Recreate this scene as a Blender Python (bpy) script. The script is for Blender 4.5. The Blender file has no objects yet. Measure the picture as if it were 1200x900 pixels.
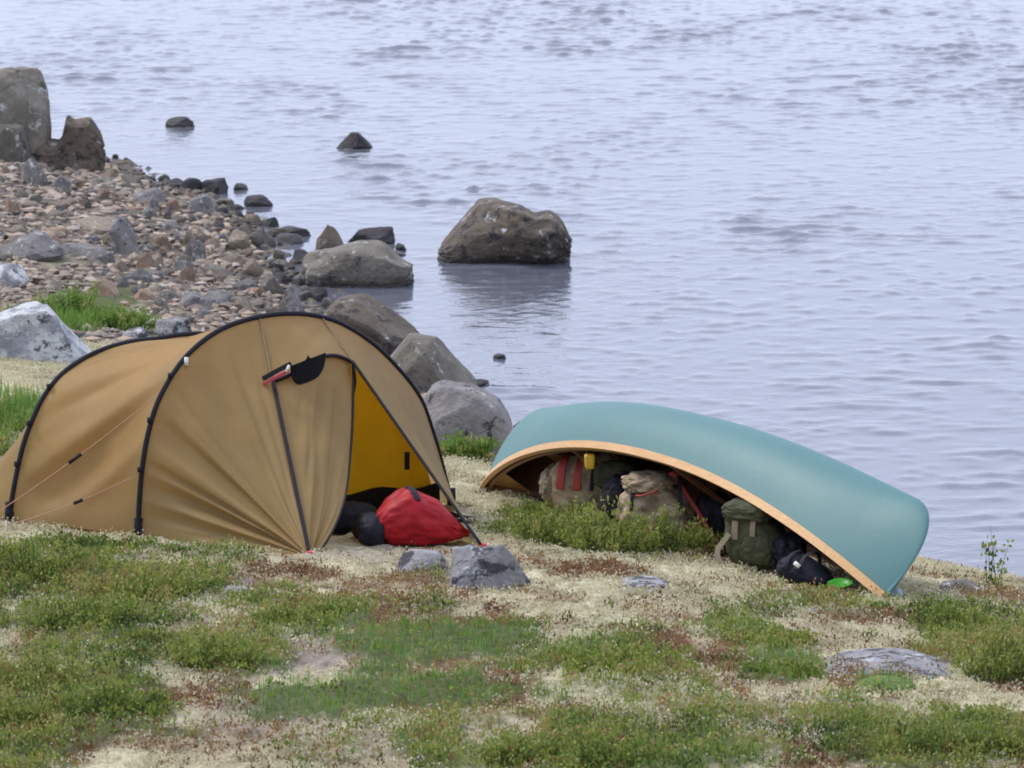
import bpy, math
import numpy as np
from mathutils import Vector, Matrix

R = math.radians
rng = np.random.default_rng(7)
scene = bpy.context.scene
COL = scene.collection

# ------------------------------------------------------------------ camera
CAM = np.array([0.0, 0.0, 6.6]); PITCH = math.atan(1010 / 6000); FPX = 6000.0
cd = bpy.data.cameras.new('camera'); cam = bpy.data.objects.new('camera', cd); COL.objects.link(cam)
cam.location = CAM; cam.rotation_euler = (math.pi / 2 - PITCH, 0, 0)
cd.sensor_width = 36; cd.lens = 180; cd.clip_start = 0.5; cd.clip_end = 20000
cd.dof.use_dof = True; cd.dof.focus_distance = 29.5; cd.dof.aperture_fstop = 10.0
scene.camera = cam

# ------------------------------------------------------------------ sky, sun, exposure
SUN_EL, SUN_AZ = 50, -62          # high, behind the camp and to the left (degrees from +Y towards +X)
w = bpy.data.worlds.new('World'); scene.world = w; w.use_nodes = True
nt = w.node_tree; nt.nodes.clear()
sky = nt.nodes.new('ShaderNodeTexSky'); sky.sky_type = 'NISHITA'; sky.sun_disc = False
sky.sun_elevation = R(SUN_EL); sky.sun_rotation = R(SUN_AZ); sky.dust_density = 2.0
tc = nt.nodes.new('ShaderNodeTexCoord')
mp = nt.nodes.new('ShaderNodeMapping'); mp.inputs['Scale'].default_value = (1.0, 1.0, 3.0)
cn = nt.nodes.new('ShaderNodeTexNoise'); cn.inputs['Scale'].default_value = 2.2; cn.inputs['Detail'].default_value = 5
cr = nt.nodes.new('ShaderNodeValToRGB')
cr.color_ramp.elements[0].position = 0.25; cr.color_ramp.elements[0].color = (0.72,) * 3 + (1,)
cr.color_ramp.elements[1].position = 0.75; cr.color_ramp.elements[1].color = (0.95,) * 3 + (1,)
mx = nt.nodes.new('ShaderNodeMix'); mx.data_type = 'RGBA'
mx.inputs['B'].default_value = (10.9, 11.9, 15.3, 1)       # bright even cloud
bg = nt.nodes.new('ShaderNodeBackground'); bg.inputs['Strength'].default_value = 0.066
wo = nt.nodes.new('ShaderNodeOutputWorld')
L = nt.links.new
L(tc.outputs['Generated'], mp.inputs['Vector']); L(mp.outputs['Vector'], cn.inputs['Vector'])
L(cn.outputs['Fac'], cr.inputs['Fac']); L(cr.outputs['Color'], mx.inputs['Factor'])
L(sky.outputs['Color'], mx.inputs['A']); L(mx.outputs['Result'], bg.inputs['Color']); L(bg.outputs['Background'], wo.inputs['Surface'])
sd = bpy.data.lights.new('sun', 'SUN'); sd.energy = 1.5; sd.angle = R(14); sd.color = (1.0, 0.95, 0.88)
so = bpy.data.objects.new('sun', sd); COL.objects.link(so)
sdir = Vector((math.cos(R(SUN_EL)) * math.sin(R(SUN_AZ)), math.cos(R(SUN_EL)) * math.cos(R(SUN_AZ)), math.sin(R(SUN_EL))))
so.rotation_euler = sdir.to_track_quat('Z', 'Y').to_euler(); so.location = (-20, 40, 40)
scene.view_settings.view_transform = 'Standard'; scene.view_settings.look = 'None'
scene.view_settings.exposure = 0.78; scene.view_settings.gamma = 1.0; scene.view_settings.use_curve_mapping = False
scene.cycles.max_bounces = 8; scene.cycles.use_denoising = True
scene.cycles.pixel_filter_type = 'BLACKMAN_HARRIS'; scene.cycles.filter_width = 1.8

# ------------------------------------------------------------------ numeric helpers
FW = np.array([0, math.cos(PITCH), -math.sin(PITCH)]); UP = np.array([0, math.sin(PITCH), math.cos(PITCH)]); RT = np.array([1.0, 0, 0])
def ray(px, py): return FW + RT * ((px - 600) / FPX) - UP * ((py - 450) / FPX)
def hash3(ix, iy, iz):
    h = (ix.astype(np.int64) * 374761393 + iy.astype(np.int64) * 668265263 + iz.astype(np.int64) * 2147483647) & 0xffffffff
    h = ((h ^ (h >> 13)) * 1274126177) & 0xffffffff
    h = ((h ^ (h >> 16)) * 2246822519) & 0xffffffff
    return ((h ^ (h >> 15)) & 0xffffff) / float(0xffffff) * 2 - 1
def vnoise(x, y, z=0.0):
    x, y, z = np.broadcast_arrays(np.asarray(x, float), np.asarray(y, float), np.asarray(z, float))
    ix, iy, iz = np.floor(x), np.floor(y), np.floor(z)
    fx, fy, fz = x - ix, y - iy, z - iz
    fx = fx * fx * (3 - 2 * fx); fy = fy * fy * (3 - 2 * fy); fz = fz * fz * (3 - 2 * fz)
    def c(a, b, d): return hash3(ix + a, iy + b, iz + d)
    x00 = c(0,0,0)*(1-fx)+c(1,0,0)*fx; x10 = c(0,1,0)*(1-fx)+c(1,1,0)*fx
    x01 = c(0,0,1)*(1-fx)+c(1,0,1)*fx; x11 = c(0,1,1)*(1-fx)+c(1,1,1)*fx
    return (x00*(1-fy)+x10*fy)*(1-fz) + (x01*(1-fy)+x11*fy)*fz
def fbm(x, y, z=0.0, o=4):
    a, s, t = 1.0, 0.0, 0.0
    for k in range(o):
        f = 2.03 ** k
        s = s + a * vnoise(np.asarray(x) * f + 17.3 * k, np.asarray(y) * f - 9.1 * k, np.asarray(z) * f + 3.7 * k); t += a; a *= 0.5
    return s / t
def sstep(a, b, x): t = np.clip((x - a) / (b - a), 0, 1); return t * t * (3 - 2 * t)

SHORE = np.array([(-400, 260), (-40, 78), (-9, 56.5), (-5.2, 54.6), (-4.35, 53.4), (-3.6, 51.6), (-2.85, 49.4), (-2.25, 47.2), (-1.95, 45.2),
                  (-1.6, 43.2), (-0.9, 40.6), (-0.1, 37.0), (1.0, 34.2), (2.7, 31.4), (5.0, 28.6), (9, 24.5), (20, 12), (120, -60)], float)
def inland(x, y):
    x = np.asarray(x, float); y = np.asarray(y, float)
    best = np.full(x.shape, 1e9); sg = np.ones(x.shape)
    for a, b in zip(SHORE[:-1], SHORE[1:]):
        d = b - a; l2 = d @ d
        t = np.clip(((x - a[0]) * d[0] + (y - a[1]) * d[1]) / l2, 0, 1)
        dx, dy = x - (a[0] + t * d[0]), y - (a[1] + t * d[1])
        q = np.hypot(dx, dy); s = np.where(d[0] * dy - d[1] * dx < 0, 1.0, -1.0)
        m = q < best - 1e-9; best = np.where(m, q, best); sg = np.where(m, s, sg)
    return best * sg
def H(x, y):
    x = np.asarray(x, float); y = np.asarray(y, float)
    s = inland(x, y); s = s + 0.35 * fbm(x / 1.1, y / 1.1, 4.0, 2) * sstep(33, 37, y)
    sp = np.maximum(s, 0)
    near = 1.25 * (1 - np.exp(-sp / 2.2)); far = 0.95 * (1 - np.exp(-sp / 4.2))
    k = sstep(33, 42, y)
    h = near * (1 - k) + far * k
    q = np.clip(sp / 4, 0, 1)
    h = h - 0.02 * np.clip(y - 26, -6, 8) * q
    h = h + 0.18 * np.maximum(20 - y, 0) * q
    h = h + q * (0.05 * fbm(x / 1.6, y / 1.6, 1.0, 3) + 0.012 * fbm(x / 0.25, y / 0.25, 2.0, 2)) - 0.05 * q * sstep(-1.6, -3.2, x) * (y < 33)
    return np.where(s < 0, np.maximum(0.16 * s, -4), h)
def h1(x, y): return float(H(np.array([x]), np.array([y]))[0])
HGX, HGY = np.arange(-9, 9.01, 0.06), np.arange(15, 95, 0.06)
HGRID = np.maximum(H(*np.meshgrid(HGX, HGY)), 0.0)
def hq(x, y):
    i = np.clip((np.asarray(y) - 15) / 0.06, 0, len(HGY) - 2); j = np.clip((np.asarray(x) + 9) / 0.06, 0, len(HGX) - 2)
    a, b = i.astype(int), j.astype(int); f, g = i - a, j - b
    return (HGRID[a, b] * (1 - g) + HGRID[a, b + 1] * g) * (1 - f) + (HGRID[a + 1, b] * (1 - g) + HGRID[a + 1, b + 1] * g) * f
TT = np.arange(17, 90, 0.01)
def gp(px, py):
    p = CAM + TT[:, None] * ray(px, py); b = p[:, 2] <= hq(p[:, 0], p[:, 1])
    return p[int(np.argmax(b)) if b.any() else len(TT) - 1]
def wp(px, py, z=0.0): d = ray(px, py); return CAM + d * ((z - CAM[2]) / d[2])
def at_depth(px, py, Y): d = ray(px, py); return CAM + d * (Y / d[1])
def on_plane(px, py, a, n): d = ray(px, py); return CAM + d * (np.dot(n, a - CAM) / np.dot(n, d))
def mpp(p): return float(np.dot(np.asarray(p) - CAM, FW)) / FPX

# ------------------------------------------------------------------ object helpers
def mesh_np(name, V, F, smooth=True, var=None, attrs=None):
    V = np.ascontiguousarray(V, np.float32).reshape(-1, 3); F = np.ascontiguousarray(F, np.int32)
    k = F.shape[1]; me = bpy.data.meshes.new(name)
    me.vertices.add(len(V)); me.vertices.foreach_set('co', V.ravel())
    me.loops.add(F.size); me.loops.foreach_set('vertex_index', F.ravel())
    me.polygons.add(len(F)); me.polygons.foreach_set('loop_start', np.arange(len(F), dtype=np.int32) * k)
    me.polygons.foreach_set('loop_total', np.full(len(F), k, np.int32))
    me.polygons.foreach_set('use_smooth', np.full(len(F), smooth))
    a = dict(attrs or {})
    if var is not None: a['var'] = var
    for n, v in a.items():
        at = me.attributes.new(n, 'FLOAT', 'POINT'); at.data.foreach_set('value', np.ascontiguousarray(v, np.float32).ravel())
    me.update(calc_edges=True); me.validate()
    return me
def link(name, me, mat=None, parent=None, label=None, cat=None, group=None, kind=None, loc=None):
    o = bpy.data.objects.new(name, me); COL.objects.link(o)
    if mat is not None:
        me.materials.clear(); me.materials.append(mat)
    if parent is not None: o.parent = parent
    if loc is not None: o.location = loc
    for k, v in (('label', label), ('category', cat), ('group', group), ('kind', kind)):
        if v: o[k] = v
    return o
def empty(name, loc, label, cat, group=None):
    o = bpy.data.objects.new(name, None); COL.objects.link(o); o.location = loc; o.empty_display_size = 0.1
    o['label'] = label; o['category'] = cat
    if group: o['group'] = group
    return o
def grid_faces(n, m):
    i = np.arange(n - 1)[:, None] * m + np.arange(m - 1)[None]
    return np.stack([i, i + 1, i + m + 1, i + m], -1).reshape(-1, 4)
def catmull(P, n):
    P = np.asarray(P, float); Q = np.vstack([2 * P[0] - P[1], P, 2 * P[-1] - P[-2]])
    d = np.r_[0, np.cumsum(np.linalg.norm(np.diff(P, axis=0), axis=1))]; u = np.linspace(0, d[-1], n); out = []
    for x in u:
        i = min(max(int(np.searchsorted(d, x, 'right')) - 1, 0), len(P) - 2); t = (x - d[i]) / max(d[i + 1] - d[i], 1e-9)
        a, b, c, e = Q[i:i + 4]
        out.append(0.5 * ((2 * b) + (c - a) * t + (2 * a - 5 * b + 4 * c - e) * t * t + (3 * b - a - 3 * c + e) * t ** 3))
    return np.array(out)
def tube(path, rad, seg=8, flat=None):
    """closed swept tube; rad scalar or per point; flat=(w,h,upvec) gives a strap section"""
    P = np.asarray(path, float); n = len(P); T = np.gradient(P, axis=0); T /= np.linalg.norm(T, axis=1)[:, None] + 1e-12
    rad = np.broadcast_to(np.asarray(rad, float), (n,))
    up = np.array([0.03, 0.02, 1.0]) if flat is None else np.asarray(flat[2], float)
    S = np.cross(T, up); S /= np.linalg.norm(S, axis=1)[:, None] + 1e-12; U = np.cross(S, T)
    if flat is None:
        a = np.linspace(0, 2 * np.pi, seg, endpoint=False)
        V = P[:, None] + rad[:, None, None] * (np.cos(a)[None, :, None] * S[:, None] + np.sin(a)[None, :, None] * U[:, None])
    else:
        seg = 4; hw, hh = flat[0] / 2, flat[1] / 2
        V = np.stack([P + S * hw + U * hh, P - S * hw + U * hh, P - S * hw - U * hh, P + S * hw - U * hh], 1)
    F = []
    for i in range(n - 1):
        for j in range(seg):
            F.append((i * seg + j, i * seg + (j + 1) % seg, (i + 1) * seg + (j + 1) % seg, (i + 1) * seg + j))
    V = V.reshape(-1, 3); V = np.vstack([V, P[:1], P[-1:]]); a0, a1 = len(V) - 2, len(V) - 1
    for j in range(seg):
        F.append((a0, (j + 1) % seg, j, a0)); F.append((a1, (n - 1) * seg + j, (n - 1) * seg + (j + 1) % seg, a1))
    me = bpy.data.meshes.new('tube'); me.from_pydata(V.tolist(), [], [tuple(dict.fromkeys(f)) for f in F])
    for p in me.polygons: p.use_smooth = flat is None
    return me
_ico = {}
def ico(s):
    if s not in _ico:
        import bmesh
        bm = bmesh.new(); bmesh.ops.create_icosphere(bm, subdivisions=s, radius=1.0)
        V = np.array([v.co[:] for v in bm.verts]); F = np.array([[v.index for v in f.verts] for f in bm.faces]); bm.free()
        V /= np.linalg.norm(V, axis=1)[:, None]; _ico[s] = (V, F)
    return _ico[s]

# ------------------------------------------------------------------ materials
class NT:
    def __init__(s, name):
        s.m = bpy.data.materials.new(name); s.m.use_nodes = True; s.t = s.m.node_tree; s.t.nodes.clear()
        s.out = s.n('OutputMaterial'); s.b = s.n('BsdfPrincipled'); s.l(s.b.outputs[0], s.out.inputs['Surface'])
    def n(s, ty, **kw):
        x = s.t.nodes.new('ShaderNode' + ty)
        for k, v in kw.items():
            if hasattr(x, k): setattr(x, k, v)
            else: x.inputs[k.replace('_', ' ')].default_value = v
        return x
    def l(s, a, b): s.t.links.new(a, b)
    def coord(s, kind='Object', scale=None):
        c = s.n('TexCoord').outputs[kind] if kind != 'Position' else s.n('NewGeometry').outputs['Position']
        if scale is not None:
            m = s.n('Mapping'); m.inputs['Scale'].default_value = scale; s.l(c, m.inputs['Vector']); c = m.outputs['Vector']
        return c
    def noise(s, vec, scale, detail=4, rough=0.55):
        x = s.n('TexNoise'); x.inputs['Scale'].default_value = scale; x.inputs['Detail'].default_value = detail; x.inputs['Roughness'].default_value = rough
        if vec is not None: s.l(vec, x.inputs['Vector'])
        return x.outputs['Fac']
    def ramp(s, fac, stops, interp='LINEAR'):
        x = s.n('ValToRGB'); r = x.color_ramp; r.interpolation = interp
        while len(r.elements) < len(stops): r.elements.new(0.5)
        for e, (p, c) in zip(r.elements, stops):
            e.position = p; e.color = (c, c, c, 1) if isinstance(c, (int, float)) else tuple(c) + (1,)
        s.l(fac, x.inputs['Fac']); return x.outputs['Color']
    def mix(s, fac, a, b, mode='MIX'):
        x = s.n('Mix'); x.data_type = 'RGBA'; x.blend_type = mode
        for v, k in ((fac, 'Factor'), (a, 'A'), (b, 'B')):
            i = x.inputs[0] if k == 'Factor' else x.inputs[6 if k == 'A' else 7]
            if isinstance(v, (int, float)): i.default_value = v if k == 'Factor' else (v, v, v, 1)
            elif isinstance(v, tuple): i.default_value = v + (1,)
            else: s.l(v, i)
        return x.outputs[2]
    def math(s, op, a, b=None):
        x = s.n('Math'); x.operation = op
        for v, i in ((a, 0), (b, 1)):
            if v is None: continue
            if isinstance(v, (int, float)): x.inputs[i].default_value = v
            else: s.l(v, x.inputs[i])
        return x.outputs[0]
    def attr(s, name): x = s.n('Attribute'); x.attribute_name = name; return x.outputs['Fac']
    def bump(s, h, strength=0.5, dist=0.01):
        x = s.n('Bump'); x.inputs['Strength'].default_value = strength; x.inputs['Distance'].default_value = dist
        s.l(h, x.inputs['Height']); s.l(x.outputs[0], s.b.inputs['Normal'])
    def set(s, **kw):
        for k, v in kw.items():
            i = s.b.inputs[k.replace('_', ' ')]
            if isinstance(v, (int, float)): i.default_value = v
            elif isinstance(v, tuple): i.default_value = v + (1,)
            else: s.l(v, i)
        return s.m

def rock_mat(name, c0, c1, c2, pale=0.0, dark=0.0, wet=True, palec=(0.55, 0.57, 0.56)):
    n = NT(name); oi = n.n('ObjectInfo').outputs['Random']
    ad = n.n('VectorMath'); ad.operation = 'ADD'; n.l(n.coord('Object'), ad.inputs[0])
    sc = n.n('CombineXYZ'); n.l(n.math('MULTIPLY', oi, 31.0), sc.inputs[0]); n.l(n.math('MULTIPLY', oi, 57.0), sc.inputs[1]); n.l(sc.outputs[0], ad.inputs[1])
    v = ad.outputs[0]
    col = n.ramp(n.noise(v, 3.2, 7, 0.62), [(0.28, c0), (0.5, c1), (0.72, c2)])
    fine = n.noise(v, 34, 5, 0.7)
    col = n.mix(0.55, col, n.ramp(fine, [(0.3, 0.45), (0.7, 1.0)]), 'MULTIPLY')
    col = n.mix(1.0, col, n.ramp(oi, [(0, 0.75), (1, 1.2)]), 'MULTIPLY')
    if pale: col = n.mix(n.ramp(n.noise(v, 6.5, 8, 0.7), [(0.62 - pale * 0.22, 0.0), (0.68 - pale * 0.2, 0.9)]), col, palec)
    if dark: col = n.mix(n.ramp(n.noise(v, 8.5, 8, 0.72), [(0.66 - dark * 0.2, 0.0), (0.70 - dark * 0.2, 0.88)]), col, (0.028, 0.027, 0.03))
    cw = n.n('VectorMath'); cw.operation = 'ADD'; n.l(v, cw.inputs[0]); nz = n.n('TexNoise'); nz.inputs['Scale'].default_value = 4; n.l(v, nz.inputs['Vector']); n.l(nz.outputs['Color'], cw.inputs[1])
    cv = n.n('TexVoronoi'); cv.feature = 'DISTANCE_TO_EDGE'; cv.inputs['Scale'].default_value = 1.7; n.l(cw.outputs[0], cv.inputs['Vector'])
    crack = n.ramp(cv.outputs['Distance'], [(0.0, 1.0), (0.035, 0.0)]); col = n.mix(n.mix(1.0, crack, n.ramp(n.noise(v, 2.5, 3), [(.50, 0), (.66, .5)]), 'MULTIPLY'), col, (0.05, 0.045, 0.042))
    rough = 0.85
    if wet:
        z = n.n('SeparateXYZ'); n.l(n.coord('Position'), z.inputs[0])
        wz = n.math('ADD', z.outputs['Z'], n.math('MULTIPLY', n.math('SUBTRACT', n.noise(v, 5, 3), 0.5), 0.12))
        wf = n.ramp(wz, [(0.03, 1.0), (0.11, 0.0)])
        col = n.mix(wf, col, n.mix(1.0, col, (0.28, 0.26, 0.25), 'MULTIPLY')); rough = n.ramp(wf, [(0, 0.85), (1, 0.35)])
    n.bump(n.math('ADD', n.math('SUBTRACT', n.noise(v, 11, 9, 0.75), n.math('MULTIPLY', crack, .18)), n.math('MULTIPLY', fine, 0.5)), 0.9, 0.04)
    return n.set(Base_Color=col, Roughness=rough)
M_GREY = rock_mat('grey_rock', (0.16, 0.145, 0.138), (0.26, 0.24, 0.228), (0.36, 0.33, 0.305), 0.25, 0.42)
M_BROWN = rock_mat('brown_rock', (0.085, 0.062, 0.042), (0.16, 0.125, 0.09), (0.25, 0.205, 0.155), 0.1, 0.6)
M_OLIVE = rock_mat('olive_grey_rock', (0.12, 0.105, 0.08), (0.215, 0.192, 0.15), (0.30, 0.27, 0.22), 0.15, 0.35)
M_PINK = rock_mat('pinkish_rock', (0.32, 0.205, 0.13), (0.43, 0.29, 0.195), (0.52, 0.37, 0.26), 0.1, 0.15)
M_TAN = rock_mat('tan_rock', (0.22, 0.17, 0.12), (0.31, 0.245, 0.175), (0.40, 0.325, 0.24), 0.15, 0.2)
M_DARK = rock_mat('dark_wet_rock', (0.028, 0.026, 0.032), (0.055, 0.05, 0.056), (0.09, 0.08, 0.08), 0.0, 0.25)
M_PALE = rock_mat('lichen_covered_rock', (0.20, 0.205, 0.22), (0.31, 0.315, 0.335), (0.40, 0.405, 0.42), 0.75, 0.45, False, (0.60, 0.62, 0.60))
M_SLATE = rock_mat('lilac_grey_rock', (0.27, 0.262, 0.268), (0.37, 0.36, 0.366), (0.48, 0.47, 0.47), 0.35, 0.75, False)

def plain(name, col, rough=0.6, var=0.25, nscale=20, bump=0.0, spec=None):
    n = NT(name); v = n.coord('Object'); f = n.noise(v, nscale, 5, 0.6)
    c = n.mix(1.0, col, n.ramp(f, [(0.25, 1 - var), (0.75, 1 + var * 0.5)]), 'MULTIPLY')
    if bump: n.bump(f, bump, 0.01)
    if spec is not None: n.set(Specular_IOR_Level=spec)
    return n.set(Base_Color=c, Roughness=rough)
def fabric(name, col, trans=0.35, rough=0.55):
    n = NT(name); v = n.coord('Object')
    f = n.noise(v, 2.2, 4, 0.6); c = n.mix(1.0, col, n.ramp(f, [(0.3, 0.86), (0.7, 1.08)]), 'MULTIPLY')
    g = n.noise(v, 160, 2, 0.5); n.bump(n.math('ADD', n.math('MULTIPLY', n.noise(v, 18, 4, 0.6), 1.0), n.math('MULTIPLY', g, 0.1)), 0.25, 0.012)
    n.set(Base_Color=c, Roughness=rough, Specular_IOR_Level=0.3)
    t = n.n('BsdfTranslucent'); n.l(c, t.inputs['Color']); ms = n.n('MixShader'); ms.inputs[0].default_value = trans
    n.l(n.b.outputs[0], ms.inputs[1]); n.l(t.outputs[0], ms.inputs[2]); n.l(ms.outputs[0], n.out.inputs['Surface'])
    return n.m
def leaf(name, stops, trans=0.3):
    n = NT(name); c = n.ramp(n.attr('var'), stops); n.set(Base_Color=c, Roughness=0.6, Specular_IOR_Level=0.25)
    t = n.n('BsdfTranslucent'); n.l(c, t.inputs['Color']); ms = n.n('MixShader'); ms.inputs[0].default_value = trans
    n.l(n.b.outputs[0], ms.inputs[1]); n.l(t.outputs[0], ms.inputs[2]); n.l(ms.outputs[0], n.out.inputs['Surface'])
    return n.m
M_FLY = fabric('sand_ripstop', (0.47, 0.335, 0.145), 0.58)
M_INNER = fabric('yellow_inner_fabric', (1.0, 0.66, 0.02), 0.2)
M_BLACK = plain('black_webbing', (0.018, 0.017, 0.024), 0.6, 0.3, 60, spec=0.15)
M_MESH = plain('black_mesh', (0.012, 0.012, 0.016), 0.8, 0.3, 90, spec=0.1)
M_ZIP = plain('grey_zip_tape', (0.022, 0.019, 0.022), 0.6, 0.2, 60, spec=0.15)
M_SEAM = plain('dark_tan_seam', (0.20, 0.135, 0.07), 0.7, 0.2, 60)
M_CORD = plain('pinkish_guy_cord', (0.42, 0.21, 0.13), 0.6, 0.15, 40)
M_REDTAB = plain('pink_red_webbing', (0.50, 0.035, 0.075), 0.6, 0.2, 40)
M_WHITE = plain('white_plastic', (0.7, 0.68, 0.62), 0.5, 0.1, 30)
M_METAL = plain('peg_alloy', (0.55, 0.5, 0.45), 0.4, 0.1, 30)
M_RED = plain('red_pack_cloth', (0.33, 0.006, 0.013), 0.55, 0.35, 9, 0.5, spec=0.25)
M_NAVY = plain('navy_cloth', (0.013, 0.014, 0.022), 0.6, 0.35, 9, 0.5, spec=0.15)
def camo_mat():
    n = NT('mottled_sandy_canvas'); v = n.coord('Object'); f = n.noise(v, 11, 3, 0.5); g = n.noise(v, 17, 3, 0.5)
    c = n.ramp(f, [(0.36, (0.17, 0.13, 0.08)), (0.46, (0.30, 0.225, 0.14)), (0.62, (0.40, 0.315, 0.205))]); c = n.mix(n.ramp(g, [(0.56, 0), (0.62, .3)]), c, (0.13, 0.09, 0.055))
    n.bump(n.noise(v, 9, 4), .6, .02); return n.set(Base_Color=c, Roughness=0.85)
M_TANBAG = camo_mat()
M_OLIVEBAG = plain('olive_canvas', (0.06, 0.062, 0.032), 0.8, 0.35, 9, 0.5, spec=0.2)
M_STRAP = plain('tan_webbing', (0.22, 0.175, 0.11), 0.7, 0.2, 40)
M_DULLRED = plain('red_strap', (0.42, 0.055, 0.045), 0.7, 0.2, 40)
M_YEL = plain('yellow_plastic', (0.72, 0.45, 0.03), 0.45, 0.1, 20)
M_GREENP = plain('bright_green_plastic', (0.045, 0.30, 0.02), 0.4, 0.1, 20)
M_BLUEST = plain('bluish_stone', (0.30, 0.36, 0.46), 0.7, 0.3, 20)
M_HULL = None
def hull_mat():
    n = NT('teal_hull_skin'); v = n.coord('Object')
    f = n.noise(v, 1.4, 5, 0.6); sc = n.noise(n.coord('Object', (0.5, 22, 22)), 3.5, 5, 0.65)
    c = n.ramp(f, [(0.3, (0.055, 0.155, 0.155)), (0.7, (0.066, 0.175, 0.172))])
    c = n.mix(n.ramp(sc, [(0.58, 0.0), (0.74, 0.28)]), c, (0.17, 0.29, 0.29))
    c = n.mix(n.ramp(n.noise(v, 3.5, 6, 0.7), [(0.52, 0.0), (0.75, 0.3)]), c, (0.10, 0.14, 0.12))
    n.bump(n.noise(v, 5, 4, 0.5), 0.12, 0.01)
    return n.set(Base_Color=c, Roughness=n.ramp(f, [(0.3, 0.5), (0.7, 0.6)]), Specular_IOR_Level=0.5)
M_HULL = hull_mat()
def wood_mat(name, c0, c1):
    n = NT(name); v = n.coord('Object', (2, 40, 40)); f = n.noise(v, 3, 5, 0.65)
    n.bump(f, 0.2, 0.003); return n.set(Base_Color=n.ramp(f, [(0.3, c0), (0.7, c1)]), Roughness=0.45)
M_ASH = wood_mat('honey_ash_wood', (0.44, 0.24, 0.085), (0.62, 0.37, 0.15))
M_CEDAR = wood_mat('brown_cedar_wood', (0.13, 0.055, 0.025), (0.21, 0.095, 0.045))
M_STEM = plain('heath_stem', (0.07, 0.045, 0.03), 0.8, 0.3, 30)
M_LEAF = leaf('heath_leaf', [(0.0, (0.045, 0.075, 0.016)), (0.3, (0.14, 0.20, 0.036)), (0.65, (0.28, 0.32, 0.068)), (0.88, (0.36, 0.31, 0.12)), (1.0, (0.36, 0.20, 0.09))])
M_RUST = leaf('rust_leaf', [(0.0, (0.10, 0.052, 0.026)), (0.45, (0.24, 0.13, 0.052)), (0.8, (0.34, 0.21, 0.085)), (1.0, (0.22, 0.19, 0.07))])
M_GRASS = leaf('grass_blade', [(0.0, (0.08, 0.16, 0.025)), (0.5, (0.16, 0.29, 0.05)), (0.85, (0.28, 0.31, 0.085)), (1.0, (0.38, 0.32, 0.13))])
M_LICH = leaf('reindeer_lichen', [(0.0, (0.20, 0.165, 0.11)), (0.3, (0.50, 0.45, 0.29)), (0.8, (0.60, 0.555, 0.385)), (1.0, (0.65, 0.61, 0.45))], 0.3)

def ground_mat():
    n = NT('tundra_ground'); v = n.coord('Position')
    a = n.noise(v, 9, 7, 0.7); b = n.noise(v, 45, 4, 0.7)
    lich = n.ramp(a, [(0.25, (0.17, 0.135, 0.075)), (0.38, (0.36, 0.315, 0.19)), (0.52, (0.52, 0.475, 0.305)), (0.8, (0.62, 0.58, 0.41))])
    lich = n.mix(0.6, lich, n.ramp(b, [(0.36, 0.35), (0.56, 1.0)]), 'MULTIPLY')
    green = n.ramp(b, [(0.3, (0.035, 0.045, 0.018)), (0.55, (0.085, 0.10, 0.035)), (0.75, (0.17, 0.17, 0.08))])
    rust = n.ramp(b, [(0.3, (0.06, 0.03, 0.02)), (0.55, (0.15, 0.075, 0.04)), (0.8, (0.27, 0.18, 0.10))])
    bare = n.ramp(n.noise(v, 30, 6, 0.75), [(0.3, (0.12, 0.095, 0.08)), (0.5, (0.24, 0.195, 0.165)), (0.75, (0.38, 0.33, 0.27))])
    vo = n.n('TexVoronoi'); vo.inputs['Scale'].default_value = 22; n.l(v, vo.inputs['Vector'])
    sep = n.n('SeparateXYZ'); n.l(vo.outputs['Color'], sep.inputs[0])
    beach = n.ramp(sep.outputs[0], [(0.0, (0.08, 0.066, 0.054)), (0.35, (0.15, 0.125, 0.10)), (0.7, (0.22, 0.18, 0.14)), (1.0, (0.31, 0.235, 0.17))])
    beach = n.mix(1.0, beach, n.ramp(vo.outputs['Distance'], [(0.2, 1.0), (0.75, 0.35)]), 'MULTIPLY')
    c = n.mix(n.attr('m_rust'), lich, rust); c = n.mix(n.attr('m_bare'), c, bare)
    c = n.mix(n.attr('m_green'), c, green); c = n.mix(n.attr('m_beach'), c, beach)
    z = n.n('SeparateXYZ'); n.l(v, z.inputs[0])
    wf = n.ramp(z.outputs['Z'], [(0.02, 1.0), (0.10, 0.0)])
    c = n.mix(wf, c, n.mix(1.0, c, (0.3, 0.28, 0.27), 'MULTIPLY'))
    n.bump(n.math('ADD', a, n.math('MULTIPLY', b, 0.6)), 0.6, 0.03)
    return n.set(Base_Color=c, Roughness=0.92, Specular_IOR_Level=0.2)
def water_mat():
    n = NT('lake_water'); v = n.coord('Position')
    m1 = n.noise(n.coord('Position', (1.0, 1.0, 1)), 5.5, 3, 0.55); m2 = n.noise(n.coord('Position', (1.0, 1.2, 1)), 16, 2, 0.5)
    amp = n.ramp(n.noise(n.coord('Position', (0.5, 0.22, 1)), 0.8, 3, 0.5), [(0.36, 0.15), (0.64, 1.0)])
    n.bump(n.math('MULTIPLY', amp, n.math('ADD', m1, n.math('MULTIPLY', m2, 0.3))), 0.9, 0.012)
    return n.set(Base_Color=(0.105, 0.112, 0.138), Roughness=0.06, IOR=1.333, Specular_IOR_Level=0.5)

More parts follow.
